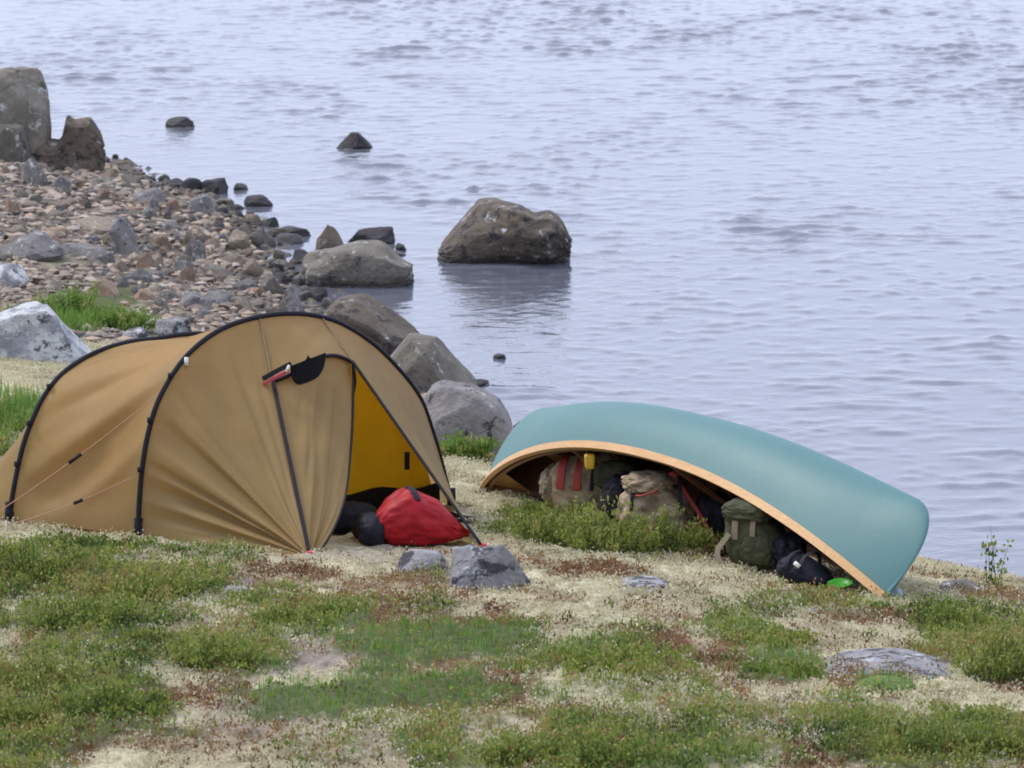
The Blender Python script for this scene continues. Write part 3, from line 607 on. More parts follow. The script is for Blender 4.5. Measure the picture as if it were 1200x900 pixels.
top = arch(uA1 + (uA2 - uA1) * w_[:, 0]); S = S + ((top - S[:, 0])[:, None]) * (1 - v[..., None])
bulge = np.sin(np.pi * w_ ** 0.75)
S = S + FWD * (0.055 * bulge * v ** 1.2)[..., None] + ZU * (0.085 * np.sin(np.pi * w_ ** 1.25) * v ** 1.5)[..., None] + FWD * (0.012 * fold(w_ * .7 + v * .6, 9, 6) * np.sin(np.pi * v))[..., None]
tpart('door_hood', sheet(S, nw, nv), M_FLY); RIM = S[:, -1]
tpart('hood_rim', tube(tl(RIM), 0.011, 8), M_BLACK)
# the loosened door panel, left edge on the zip, right edge hanging free
lt = np.linspace(t1, 1, 50); left = edge(EDGE1, lt); top_r = RIM[-1]
rp = [top_r] + [at_depth(x, y, top_r[1] + (TP[1] - top_r[1]) * ((y - 425) / 225) + 0.05) for x, y in ((414, 448), (413, 500), (408, 560), (402, 592), (390, 622), (374, 648))]
right = catmull(rp, 50); nw = 40; w_ = np.linspace(0, 1, nw)[:, None]; vv = np.linspace(0, 1, 50)[None]
S = left[None] * (1 - w_[..., None]) + right[None] * w_[..., None]
S = S + ((RIM[np.linspace(0, len(RIM) - 1, nw).astype(int)] - S[:, 0])[:, None]) * ((1 - vv) ** 5)[..., None]
S = S + FWD * ((0.05 * np.sin(np.pi * w_) * np.sin(np.pi * vv) + 0.03 * (fold(w_ * .9 + vv * .35, 12, 9) + .8 * crease(w_ * .6 + vv * .5, 4, 7)) * np.sin(np.pi * w_) * sstep(0, .2, vv) - 0.02 * (1 - vv) ** 3))[..., None]
tpart('door_panel', sheet(S, nw, 50), M_FLY, label='loosened tan door panel hanging from the hood')
tpart('door_binding', tube(tl(right), 0.007, 6), M_ZIP)
# seams, zips and the black mesh vent
off = FWD * 0.006
tpart('seam', tube(tl(edge(EDGE1, np.linspace(0, t1, 14)) + off), 0.007, 6), M_SEAM)
tpart('seam', tube(tl(edge(EDGE2, np.linspace(0, t2, 14)) + off), 0.007, 6), M_SEAM)
tpart('zip', tube(tl(edge(EDGE1, np.linspace(t1, 0.97, 24)) + off * 1.5), 0, flat=(0.012, 0.022, (1, 0.3, 0.25))), M_ZIP)
tpart('zip', tube(tl(edge(EDGE2, np.linspace(t2, 0.98, 30)) + off), 0.009, 6), M_BLACK)
th = np.linspace(0, np.pi, 17); RIMX = 600 + FPX * (RIM - CAM)[:, 0] / ((RIM - CAM) @ FW)
def hpt(px, py, d=0.03): return at_depth(px, py, float(np.interp(px, RIMX, RIM[:, 1])) - d - 0.02)
vc = []
for r_ in np.linspace(0, 1, 7):
    for t in th:
        ux, uy = math.cos(t), math.sin(t); px = 361 - 21 * math.copysign(abs(ux) ** .6, ux) * r_; base = 421 - 8 * (px - 361) / 21.0
        vc.append(hpt(px, base + 27 * uy * r_ - 6 * (1 - r_) * uy, 0.035 + 0.03 * (1 - r_ * r_)))
tpart('mesh_vent', mesh_np('vent', tl(vc), grid_faces(7, 17)), M_MESH)
tpart('vent_strap', tube(tl(catmull([hpt(309, 450, .02), hpt(322, 443, .035), hpt(338, 434, .045)], 8)), 0, flat=(0.03, 0.012, (0, 0, 1))), M_REDTAB)
tpart('vent_strap', tube(tl(catmull([hpt(308, 444, .02), hpt(322, 436, .035), hpt(341, 426, .045)], 8)), 0, flat=(0.012, 0.025, (0, 0.2, 1))), M_BLACK)
tpart('vent_toggle', tube(tl([hpt(335, 436, .06), hpt(339, 428, .06)]), 0.008, 8), M_WHITE)
tpart('door_tape', tube(tl(catmull([RIM[-3] + off * 4, at_depth(413, 424, RIM[-3][1] - .03), at_depth(416, 446, RIM[-3][1] - .02), at_depth(413, 466, RIM[-3][1])], 12)), 0.009, 6), M_BLACK)
# pole sleeves
def outward(P, c, d): q = P - c; q /= np.linalg.norm(q, axis=1)[:, None]; return P + q * d
for P_, c_, g0 in ((ARCH, mid, TL), (REAR, mid + REAR_OFF, RL)):
    o = tpart('pole_sleeve', tube(tl(outward(P_, c_, 0.006)), 0.0145, 10), M_BLACK)
    foot = P_[0]; tpart('pole_foot', tube(tl([foot + ZU * 0.10 - e1 * .004, foot + ZU * .04 - e1 * .006, foot - ZU * 0.015]), 0.027, 8), M_BLACK, o)
    tpart('pole_foot', tube(tl([P_[-1] + ZU * 0.10, P_[-1] - ZU * 0.015]), 0.025, 8), M_BLACK, o)
    for k_ in (12, 21, 30):
        q = P_[k_] - e1 * 0.03 + FWD * .01; tpart('clip', tube(tl([q - ZU * .014, q + ZU * .014]), 0.014, 6), M_BLACK, o)
tpart('toggle', tube(tl([ARCH[33] + FWD * .03 - ZU * .02, ARCH[33] + FWD * .03 + ZU * .025]), 0.012, 8), M_WHITE)
# guy lines running back to pegs beside the tent
for (pa, pe, ymid) in (((184, 466), (-30, 622), 0), ((160, 558), (10, 619), 0)):
    a = on_plane(pa[0], pa[1], TL, FWD) - e1 * .02; b = gp(*pe) + np.array([0, -0.12, 0]); b[2] = h1(b[0], b[1]) + .03
    ts = np.linspace(0, 1, 16)[:, None]; path = a * (1 - ts) + b * ts - ZU * 0.02 * np.sin(np.pi * ts)
    g_ = tpart('guy_line', tube(tl(path), 0.003, 6), M_CORD)
    tpart('line_runner', tube(tl(path[6:8]), 0.011, 6), M_BLACK, g_); tpart('peg', tube(tl([b + ZU * .03, b - ZU * .1]), 0.006, 6), M_METAL, g_)
for P_ in (TP, TQ):
    b = P_ + FWD * 0.04; g_ = tpart('peg', tube(tl([b + ZU * .035, b - ZU * .08]), 0.008, 6), M_METAL); tpart('peg_loop', tube(tl([P_ + ZU * .02, P_ + FWD * .025 + ZU * .025, b + ZU * .02]), 0.013, 6), M_REDTAB, g_)
# yellow inner tent with a black bathtub floor
def shrink(P_, c_, s): return c_ + (P_ - c_) * np.array([s, s, s])
I0 = shrink(ARCH, mid, 0.93) - FWD * 0.04; I1 = shrink(REAR, mid + REAR_OFF, 0.92) + FWD * 0.04
inner_ = np.stack([I0 * (1 - t) + I1 * t for t in np.linspace(0, 1, 14)], 1)
base = (I0[0] + I0[-1]) / 2; fr = []
for t in np.linspace(0, 1, 12): q = I0 * (1 - t) + (base + ZU * .0) * t; q[:, 2] = np.maximum(q[:, 2], base[2]); fr.append(q)
it = tpart('inner_tent', sheet(inner_, 121, 14), M_INNER); tpart('inner_wall', sheet(np.stack(fr, 1), 121, 12), M_INNER, it)
fl = [I0[0] + FWD * .03, I0[-1] + FWD * .03]; hh = 0.13
tub = np.array([[fl[0] * (1 - t) + fl[1] * t + ZU * z for z in (-.02, .04, .09, hh)] for t in np.linspace(0, 1, 30)]); tub[..., 2] += 0.015 * np.sin(np.arange(30) * 0.9)[:, None]
tpart('tub_floor', sheet(tub, 30, 4), M_BLACK, it)
a0, a1 = TL + e1 * .35 - FWD * .1, TR - e1 * .25 - FWD * .1
gs_ = np.array([[a0 * (1 - t) + a1 * t + FWD * s for s in np.linspace(0, 0.62, 10)] for t in np.linspace(0, 1, 24)]); gs_[..., 2] = H(gs_[..., 0], gs_[..., 1]) + 0.03 + 0.008 * vnoise(gs_[..., 0] * 8, gs_[..., 1] * 8)
tpart('groundsheet', sheet(gs_, 24, 10), M_MESH)
q = at_depth(477, 540, (TL[1] + TR[1]) / 2 + .12); tpart('inner_pocket', tube(tl([q - ZU * .05, q + ZU * .05]), 0, flat=(0.03, 0.015, (0, 1, 0))), M_BLACK, it)

# ------------------------------------------------------------------ soft goods
def sack_mesh(dims, seed, n=2.8, wr=0.05, f=3.0, prof=None, sub=5):
    D, F = ico(sub); r = (np.abs(D) ** n).sum(1) ** (-1 / n); P = D * r[:, None]
    a = fbm(P[:, 0] * f + seed * 5.1, P[:, 1] * f, P[:, 2] * f, 3); b = np.abs(fbm(P[:, 0] * f * .8 + seed, P[:, 1] * f * 2, P[:, 2] * f * 1.6 + 4, 3))
    P = P * (1 + wr * a * 1.4 - wr * 1.6 * (0.3 - np.minimum(b, 0.3)))[:, None]; P[:, 2] = np.maximum(P[:, 2], -0.86) 
    P[:, 2] = (P[:, 2] + .86) / 1.86
    if prof is not None: P[:, 2] *= np.interp(P[:, 0], [p[0] * 2 - 1 for p in prof], [p[1] for p in prof])
    return mesh_np('cloth', P * np.array([dims[0] / 2, dims[1] / 2, dims[2]]), F), P * np.array([dims[0] / 2, dims[1] / 2, dims[2]])
def sack(name, label, cat, cx, by, wpx, hpx, depth, mat, seed, rz=0.0, n=2.8, wr=0.05, f=3.0, prof=None, part='bag_body', back=0.5, sub=5, lift=0.0):
    p = gp(cx, by); k = mpp(p); Wd, Hd, Dd = wpx * k, hpx * k, depth
    c = p + np.array([0, Dd * back, 0]); c[2] = h1(c[0], c[1]) + 0.01 + lift
    e = empty(name, c, label, cat); e.rotation_euler = (0, 0, rz)
    me, P = sack_mesh((Wd, Dd, Hd), seed, n, wr, f, prof, sub); link(part, me, mat, e)
    return e, (Wd, Dd, Hd)
def band(e, dims, x, width, mat, name='strap', tilt=0.0, r0=0.06, r1=3.1, out=1.03, n=2.8):
    """strap that wraps over a bag at a given place along its length"""
    t = np.linspace(r0, r1, 26); cx, sy = np.cos(t), np.sin(t); rr = (np.abs(cx) ** n + np.abs(sy) ** n) ** (-1 / n)
    P = np.stack([x * dims[0] / 2 + tilt * cx * rr * dims[1] / 2, -cx * rr * dims[1] / 2 * out, sy * rr * dims[2] * 0.52 * out + dims[2] * 0.46], -1)
    V = np.stack([P - [width / 2, 0, 0], P + [width / 2, 0, 0]], 1); I = P * [1, .96, .97]
    V = np.stack([P - [width / 2, 0, 0], P + [width / 2, 0, 0], I + [width / 2, 0, 0], I - [width / 2, 0, 0], P - [width / 2, 0, 0]], 1)
    link(name, mesh_np('strap', V.reshape(-1, 3), grid_faces(26, 5), False), mat, e)
e, d = sack('backpack', 'bright red pack with black strap lying in the tent doorway', 'backpack', 488, 643, 118, 66, 0.32, M_RED, 3, 0.12, 2.4, 0.11, 2.8, [(0, .5), (.2, .85), (.42, 1), (.7, .8), (1, .3)], back=0.62)
band(e, d, -0.15, 0.035, M_BLACK, tilt=0.25, r0=0.75, r1=1.7, out=1.04, n=2.3)
link('flap', sack_mesh((d[0] * .3, d[1] * .95, d[2] * .55), 5, 2.6, .06)[0], M_NAVY, e, loc=(-d[0] * .46, -.01, 0))
sack('stuff_sack', 'dark rumpled sack beside the red pack under the door', 'bag', 432, 640, 40, 26, 0.24, M_NAVY, 6, 0.3, 2.4, 0.12, back=0.9)
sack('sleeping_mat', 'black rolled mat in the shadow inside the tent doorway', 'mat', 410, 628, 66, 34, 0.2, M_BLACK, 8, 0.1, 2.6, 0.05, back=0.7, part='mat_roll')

# ------------------------------------------------------------------ canoe
CL, CR = gp(566, 573), gp(1036, 703); cmid = (CL + CR) / 2; ax = CR - CL; LEN = np.linalg.norm(ax); ax /= LEN
PHI = R(36); BEAM, DEPTH, SHEER, STEM = 0.43, 0.42, 0.30, 0.55
side0 = np.cross(ZU, ax); side0 /= np.linalg.norm(side0)              # points away from the camera side
up0 = np.cross(ax, side0); upc = up0 * math.cos(PHI) + side0 * math.sin(PHI); sdc = np.cross(upc, ax)
CM = Matrix(((ax[0], sdc[0], upc[0], cmid[0]), (ax[1], sdc[1], upc[1], cmid[1]), (ax[2], sdc[2], upc[2], cmid[2]), (0, 0, 0, 1)))
canoe = empty('canoe', (0, 0, 0), 'teal canoe turned upside down over gear with honey-coloured wooden gunwale', 'canoe'); canoe.matrix_world = CM
def gz(t): return SHEER * (1 - np.abs(t) ** 2.1)
def bw(t): return np.maximum(BEAM * (1 - np.abs(t) ** 2.3) ** 0.85, 0.012)
def kz(t):
    a = np.abs(t); full = STEM + (SHEER + DEPTH - STEM) * (1 - a ** 2.2); t0 = 0.87
    q = np.clip((a - t0) / (1 - t0), 0, 1); return gz(t) + (full - gz(t)) * (1 - q ** 2.3) ** (1 / 2.2)
ts = np.sin(np.linspace(-np.pi / 2, np.pi / 2, 141)); HL = LEN / 2
def hull_pts(ts, na, inset=0.0):
    out = []
    for t in ts:
        b, g, k = max(bw(t) - inset, 0.003), gz(t), max(kz(t) - inset, gz(t)); n = 2.9 - 1.1 * abs(t) ** 3
        a = np.linspace(0, np.pi, na); c, s = np.cos(a), np.sin(a)
        y = -b * np.sign(c) * np.abs(c) ** (2 / n); z = g + (k - g) * np.abs(s) ** (2 / n)
        x = t * (HL - inset) + np.sign(t) * 0.20 * abs(t) ** 8 * (z - g) / STEM; out.append(np.stack([x, y, z], -1))
    return np.array(out)
VO = hull_pts(ts, 49); link('hull', mesh_np('hull', VO.reshape(-1, 3), grid_faces(141, 49)[:, ::-1]), M_HULL, canoe)
VI = hull_pts(ts, 49, 0.012); link('lining', mesh_np('lining', VI.reshape(-1, 3), grid_faces(141, 49)), M_CEDAR, canoe)
for s_ in (-1, 1):
    tt = np.sin(np.linspace(-np.pi / 2, np.pi / 2, 81)); P = np.stack([tt * HL, s_ * (bw(tt) + 0.006), gz(tt) + 0.012], -1)
    link('gunwale', tube(P, 0, flat=(0.026, 0.046, (0, 0, 1))), M_ASH, canoe)
    for k in (0.0,):
        P2 = np.stack([tt * HL * .985, s_ * np.maximum(bw(tt) - 0.026, 0.002), gz(tt) + 0.012], -1); link('inwale', tube(P2, 0, flat=(0.02, 0.03, (0, 0, 1))), M_CEDAR, canoe)
for t in (-0.42, 0.08, 0.40):
    link('thwart', tube([(t * HL, -bw(t) + .01, gz(t) + .02), (t * HL, 0, gz(t) + .02), (t * HL, bw(t) - .01, gz(t) + .02)], 0, flat=(0.055, 0.02, (0, 0, 1))), M_CEDAR, canoe)
for t in (-0.62, 0.62):
    st = link('seat', mesh_np('seat', np.array([[(t * HL + dx, y, gz(t) + .07 + dz) for y in np.linspace(-bw(t) + .10, bw(t) - .10, 8)] for dx, dz in ((-.13, 0), (.13, 0), (.13, .02), (-.13, .02), (-.13, 0))]).reshape(-1, 3), grid_faces(5, 8), False), M_CEDAR, canoe)
for s_ in (-1, 1):
    tt = np.linspace(0.86, 0.995, 8) * s_; P = np.array([[(t * HL, y * bw(t), gz(t) + 0.018) for y in (-1, 0, 1)] for t in tt]); link('deck_plate', mesh_np('deck', P.reshape(-1, 3), grid_faces(8, 3)), M_ASH, canoe)
for t in np.linspace(-0.8, 0.8, 23):
    r_ = hull_pts([t], 25, 0.018)[0]; link('rib', tube(r_[1:-1], 0, flat=(0.012, 0.045, (1, 0, 0))), M_CEDAR, canoe)

# ------------------------------------------------------------------ gear stowed under the canoe
e, d = sack('duffel_bag', 'sandy canvas bag with two red bands stowed under the canoe', 'bag', 690, 612, 92, 74, 0.34, M_TANBAG, 11, -0.35, 2.6, 0.09, 3.2, back=0.7)
band(e, d, -0.5, 0.045, M_DULLRED, n=2.4); band(e, d, -0.05, 0.045, M_DULLRED, n=2.4); band(e, d, 0.35, 0.02, M_BLACK, n=2.4)
link('rolled_end', sack_mesh((d[0] * .34, d[1] * .8, d[2] * .62), 31, 2.2, .12, 4)[0], M_STRAP, e, loc=(-d[0] * .46, 0, d[2] * .16)); link('top_flap', sack_mesh((d[0] * .62, d[1] * .7, d[2] * .34), 32, 2.4, .14, 4)[0], M_TANBAG, e, loc=(d[0] * .2, -.02, d[2] * .74))
e, d = sack('duffel_bag', 'lumpy sandy sack without red bands beside the leafy bush under the canoe', 'bag', 775, 638, 104, 74, 0.34, M_TANBAG, 13, -0.3, 2.5, 0.11, 3.4, [(0, .8), (.3, 1), (.7, .8), (1, .7)], back=0.75)
band(e, d, 0.45, 0.025, M_BLACK, tilt=.3, n=2.4); band(e, d, -0.35, 0.02, M_BLACK, tilt=-.2, n=2.4)
link('top_flap', sack_mesh((d[0] * .6, d[1] * .8, d[2] * .34), 33, 2.5, .14, 4)[0], M_TANBAG, e, loc=(-d[0] * .12, -.03, d[2] * .72)); link('side_pocket', sack_mesh((d[0] * .36, d[1] * .4, d[2] * .5), 34, 3, .1, 4)[0], M_TANBAG, e, loc=(d[0] * .22, -d[1] * .42, d[2] * .1))
link('drawcord', tube(catmull([(-.13, -.12, .25), (-.05, -.2, .27), (.04, -.17, .3)], 10), .006, 6), M_DULLRED, e)
e, d = sack('backpack', 'olive canvas backpack with tan straps under the canoe', 'backpack', 892, 672, 80, 76, 0.28, M_OLIVEBAG, 15, -0.4, 2.7, 0.08, 3.0, [(0, 1.1), (.4, 1), (.7, .75), (1, .55)], back=0.75)
band(e, d, -0.5, 0.035, M_STRAP, r1=1.5); band(e, d, 0.05, 0.03, M_STRAP, r1=1.3)
link('lid', sack_mesh((d[0] * .8, d[1] * .95, d[2] * .34), 35, 2.6, .1, 3.5)[0], M_OLIVEBAG, e, loc=(-d[0] * .14, -.02, d[2] * .72)); link('front_pocket', sack_mesh((d[0] * .5, d[1] * .4, d[2] * .45), 36, 3, .1, 4)[0], M_OLIVEBAG, e, loc=(d[0] * .08, -d[1] * .4, d[2] * .12))
link('shoulder_strap', tube(catmull([(-.12, -.15, .2), (-.17, -.20, .1), (-.1, -.22, .02), (0.0, -.17, .03)], 14), 0, flat=(.03, .01, (0, -1, .3))), M_STRAP, e)
e, d = sack('dry_bag', 'dark navy ribbed bag at the low end under the canoe bow', 'bag', 944, 688, 66, 36, 0.24, M_NAVY, 17, -0.5, 2.6, 0.08, 3.6, [(0, .9), (.4, .9), (.7, .6), (1, .3)], back=0.3)
band(e, d, -0.35, 0.02, M_BLACK); band(e, d, 0.2, 0.02, M_BLACK); link('buckle', tube([(-.0, -.13, .13), (.03, -.13, .11)], 0.012, 6), M_WHITE, e)
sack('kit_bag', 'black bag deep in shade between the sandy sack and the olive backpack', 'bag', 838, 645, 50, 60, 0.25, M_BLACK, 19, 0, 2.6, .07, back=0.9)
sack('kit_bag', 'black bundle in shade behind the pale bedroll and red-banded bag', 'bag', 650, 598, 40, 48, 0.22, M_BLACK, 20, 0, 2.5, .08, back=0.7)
e, d = sack('bedroll', 'pale rolled blanket poking out beside the red-banded bag', 'bedroll', 650, 598, 30, 28, 0.14, M_STRAP, 21, -.5, 2.3, .06, part='roll', back=0, lift=.10)
e, d = sack('cloth_bundle', 'small red cloth lying on the ground between sandy sack and olive backpack', 'cloth', 828, 648, 20, 17, 0.1, M_DULLRED, 22, .5, 2.3, .15, part='cloth', back=0, sub=4)
e, d = sack('cooking_pot', 'small grey pot lying beside the red cloth under the canoe', 'pot', 848, 652, 18, 14, 0.09, M_ZIP, 23, 0, 3.2, .03, part='pot_body', back=0, sub=4); link('handle', tube(catmull([(-.03, -.04, .02), (0, -.05, .07), (.03, -.04, .02)], 8), .004, 6), M_WHITE, e)
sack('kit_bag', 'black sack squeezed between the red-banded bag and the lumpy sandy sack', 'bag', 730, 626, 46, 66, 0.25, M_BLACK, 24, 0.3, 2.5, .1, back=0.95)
e, d = sack('stuff_sack', 'dark olive stuff sack lying on the red-banded bag under the gunwale', 'bag', 722, 622, 54, 34, 0.2, M_OLIVEBAG, 25, -.5, 2.3, .12, back=0.9, lift=.22)
sack('kit_bag', 'dark bundle between the olive backpack and the navy bag', 'bag', 926, 678, 44, 46, 0.22, M_NAVY, 26, 0.2, 2.5, .12, back=0.8)
# yellow bailer hanging from the gunwale
g0 = Vector((-0.30 * HL, -bw(-0.30) + .03, gz(-0.30))); gw = CM @ g0
jug = empty('bailer', gw + Vector((0, 0, -0.11)), 'yellow plastic bailer hanging under the canoe gunwale', 'bailer')
D4, F4 = ico(4); r4 = (np.abs(D4) ** 5).sum(1) ** -.2; P4 = D4 * r4[:, None]; P4[:, 0] *= 1 + .12 * P4[:, 2]
link('bailer_body', mesh_np('jug', P4 * [.03, .03, .045], F4), M_YEL, jug, loc=(0, 0, .045)); link('handle', tube(catmull([(-.015, 0, .085), (0, 0, .112), (.015, 0, .085)], 8), .004, 6), M_BLACK, jug)
# red-brown paddle shaft slanting through the gear
pa = empty('paddle', at_depth(790, 556, cmid[1] + .1), 'reddish wooden paddle stowed slanting behind the bags', 'paddle'); q0 = np.array(pa.location)
sh_ = [np.zeros(3), at_depth(822, 606, cmid[1] - .05) - q0, at_depth(842, 640, cmid[1] - .15) - q0]
link('shaft', tube(catmull(sh_, 10), .014, 8), M_DULLRED, pa); link('grip', tube([sh_[0] - [.03, 0, 0], sh_[0] + [.03, 0, 0]], .016, 8), M_DULLRED, pa)
p = gp(985, 696); pl = empty('plate', p + np.array([0, 0.02, 0.01]), 'bright green plastic plate on the ground by the canoe bow', 'plate')
a = np.linspace(0, 2 * np.pi, 28); prof_ = [(0.0, .0), (.05, .0), (.058, .01), (.068, .02), (.071, .022), (.068, .024), (.056, .014), (.05, .006), (0, .006)]
V = np.array([[(r_ * math.cos(t), r_ * math.sin(t), z) for t in a] for r_, z in prof_]); o = link('dish', mesh_np('dish', V.reshape(-1, 3), grid_faces(9, 28)), M_GREENP, pl); o.rotation_euler = (R(8), R(-6), 0); o.location = (0, 0, .025)

# ------------------------------------------------------------------ ground cover and shrubs
TENT_POLY = [TL[:2] - e1[:2] * .02, TP[:2] + FWD[:2] * .0, TQ[:2], TR[:2] + e1[:2] * .02, (mid + REAR_OFF * 1.7 + e1 * .5)[:2], (mid + REAR_OFF * 1.7 - e1 * .6)[:2], RL[:2]]
MASKS = {'g': MG, 'r': MR, 'b': MB, 'e': MBE}
def surf(x, y):
    j = np.clip(np.searchsorted(gx, x) - 1, 0, len(gx) - 2); i = np.clip(np.searchsorted(gy, y) - 1, 0, len(gy) - 2)
    f = (x - gx[j]) / (gx[j + 1] - gx[j]); g = (y - gy[i]) / (gy[i + 1] - gy[i])
    return (GZ[i, j] * (1 - f) + GZ[i, j + 1] * f) * (1 - g) + (GZ[i + 1, j] * (1 - f) + GZ[i + 1, j + 1] * f) * g
def sample(k, x, y): return MASKS[k][np.clip(np.searchsorted(gy, y), 0, len(gy) - 1), np.clip(np.searchsorted(gx, x), 0, len(gx) - 1)]
GR_P = [(510,757,125,26,1),(440,816,160,27,1),(1040,802,38,15,1),(925,782,60,24,1),(100,362,95,40,1),(15,505,50,40,1),(880,745,110,14,.6),(690,885,160,30,.9),(560,522,50,24,.9),(1020,842,70,24,.8),(1095,655,36,14,.8),(700,775,125,24,.4)]
GR_W = patch_list(GR_P)
def pts(n, y0, y1):
    y = np.sqrt(rng.uniform(y0 ** 2, y1 ** 2, n)); x = rng.uniform(-1, 1, n) * (0.1 * y + 1.0); return x, y
def rot_basis(n, tilt):
    az = rng.uniform(0, 2 * np.pi, n); t = np.abs(rng.normal(0, tilt, n)); u = np.stack([np.cos(az) * np.sin(t), np.sin(az) * np.sin(t), np.cos(t)], -1)
    s = np.stack([-np.sin(az), np.cos(az), 0 * az], -1); ca = rng.uniform(0, 2 * np.pi, n)[:, None]; s2 = s * np.cos(ca) + np.cross(u, s) * np.sin(ca); return u, s2
def leaf_cloud(base, length, width, tilt=0.7):
    n = len(base); u, s = rot_basis(n, tilt); length = np.broadcast_to(length, (n,))[:, None]; width = np.broadcast_to(width, (n,))[:, None]
    V = np.stack([base, base + u * length * .45 + s * width * .5, base + u * length, base + u * length * .5 - s * width * .5], 1)
    return V.reshape(-1, 3), np.arange(4 * n).reshape(-1, 4)
def blades(base, length, width, bend):
    n = len(base); az = rng.uniform(0, 2 * np.pi, n); d = np.stack([np.cos(az), np.sin(az), 0 * az], -1); s = np.stack([-np.sin(az), np.cos(az), 0 * az], -1); L_ = length[:, None]; width = np.asarray(width)[:, None]
    b = np.abs(rng.normal(0, bend, n))[:, None]; m = base + d * L_ * b * .35 + ZU * L_ * .55; t = base + d * L_ * b + ZU * L_ * (1 - .3 * b)
    V = np.stack([base - s * width, base + s * width, m + s * width * .7, m - s * width * .7, t], 1).reshape(-1, 3); k = np.arange(n)[:, None] * 5
    return V, np.concatenate([k + np.array([[0, 1, 2]]), k + np.array([[0, 2, 3]]), k + np.array([[3, 2, 4]])])
def keep(x, y, p): return (rng.random(len(x)) < p) & ~in_poly(TENT_POLY, x, y) & (H(x, y) > 0.15)
# low heath of small upright sprigs
def sprigs(n, key, per, hmin, hmax, ll, lw, name, label, mat, pw, y0=20.6, y1=32.5):
    x, y = pts(n, y0, y1); m = sample(key, x, y)
    m = m * (1 - .85 * pmask(GR_W[:4], x, y))
    if key == 'r': m = m * (1 - sample('g', x, y) * .35)
    k = keep(x, y, (m * (1 - sample('e', x, y))) ** pw); x, y = x[k], y[k]; n = len(x)
    hz = surf(x, y); hgt = rng.uniform(hmin, hmax, n) * (0.55 + 0.9 * sstep(-.4, .5, fbm(x / .22, y / .22, 44., 2)))
    cv = np.clip(0.44 + 0.34 * fbm(x / .35, y / .35, 61., 3) * 2.2 + rng.normal(0, .13, n), 0, 1)
    i = np.repeat(np.arange(n), per); t = np.tile(np.linspace(0.1, 1, per), n)
    base = np.stack([x[i] + rng.normal(0, .014, len(i)), y[i] + rng.normal(0, .014, len(i)), hz[i] + hgt[i] * t * .85], -1)
    V, F = leaf_cloud(base, rng.uniform(.6, 1.3, len(i)) * ll, lw, 0.75); var = np.clip(cv[i] + 0.25 * (t - .5) + rng.normal(0, .1, len(i)), 0, 1)
    link(name, mesh_np(name, V, F, True, np.repeat(var, 4)), mat, kind='stuff', label=label)
sprigs(110000, 'g', 5, .012, .07, .021, .012, 'crowberry_heath', 'dark green crowberry heath carpeting the ground', M_LEAF, 1.5, 19.8)
sprigs(75000, 'r', 4, .010, .035, .018, .011, 'rusty_heath', 'rust-brown dwarf heath between the lichen', M_RUST, 1.3, 19.8)
# scattered short green and rust tips growing through the lichen
x, y = pts(9000, 20.6, 31); k = keep(x, y, .08 * sstep(-.1, .4, fbm(x / .5, y / .5, 71., 3))); x, y = x[k], y[k]; i = np.repeat(np.arange(len(x)), 4)
V, F = leaf_cloud(np.stack([x[i] + rng.normal(0, .012, len(i)), y[i] + rng.normal(0, .012, len(i)), surf(x, y)[i] + rng.uniform(0, .03, len(i))], -1), .02, .01, .8)
link('heath_sprigs', mesh_np('sprig', V, F, True, np.repeat(rng.random(len(x))[i], 4)), M_RUST, kind='stuff', label='sparse brownish sprigs growing through the lichen')
# grass
x, y = pts(210000, 19.8, 40); gm = pmask(GR_W, x, y); k = keep(x, y, gm); x, y = x[k], y[k]; n_ = len(x)
ln = rng.uniform(.03, .075, n_) * (1 + .9 * (y > 31.5)); V, F = blades(np.stack([x, y, surf(x, y) - .004], -1), ln, .0028 + .0022 * (y > 31), .35)
gv = np.clip(.38 + .5 * fbm(x / .3, y / .3, 81., 3) + rng.normal(0, .14, n_), 0, 1); link('grass', mesh_np('grass', V, F, True, np.repeat(gv, 5)), M_GRASS, kind='stuff', label='short bright green grass in low patches')
# reindeer lichen: small branching cushions
x, y = pts(135000, 19.8, 38); g_ = np.maximum(np.maximum(np.maximum(sample('g', x, y) * .95, pmask(GR_W[:4], x, y)), sample('r', x, y) * .8), np.maximum(sample('b', x, y) * .75, sample('e', x, y)))
k = keep(x, y, (1 - g_) * sstep(-.5, .2, fbm(x / .14, y / .16, 91., 3))); x, y = x[k], y[k]; n_ = len(x); hz = surf(x, y); i = np.repeat(np.arange(n_), 6)
lv = np.clip(.5 + .8 * fbm(x / .16, y / .22, 51., 3) + rng.normal(0, .12, n_), 0, 1); rad = rng.uniform(.008, .03, n_)[i]
off_ = rng.normal(size=(len(i), 3)) * rad[:, None] * [1, 1, .45]; off_[:, 2] = np.abs(off_[:, 2])
V, F = leaf_cloud(np.stack([x, y, hz + .004], -1)[i] + off_, .015, .012, 1.0)
link('lichen_carpet', mesh_np('lichen', V, F, True, np.repeat(np.clip(lv[i] + rng.normal(0, .1, len(i)) + off_[:, 2] * 12 - .1, 0, 1), 4)), M_LICH, kind='stuff', label='cream reindeer lichen covering the ground')

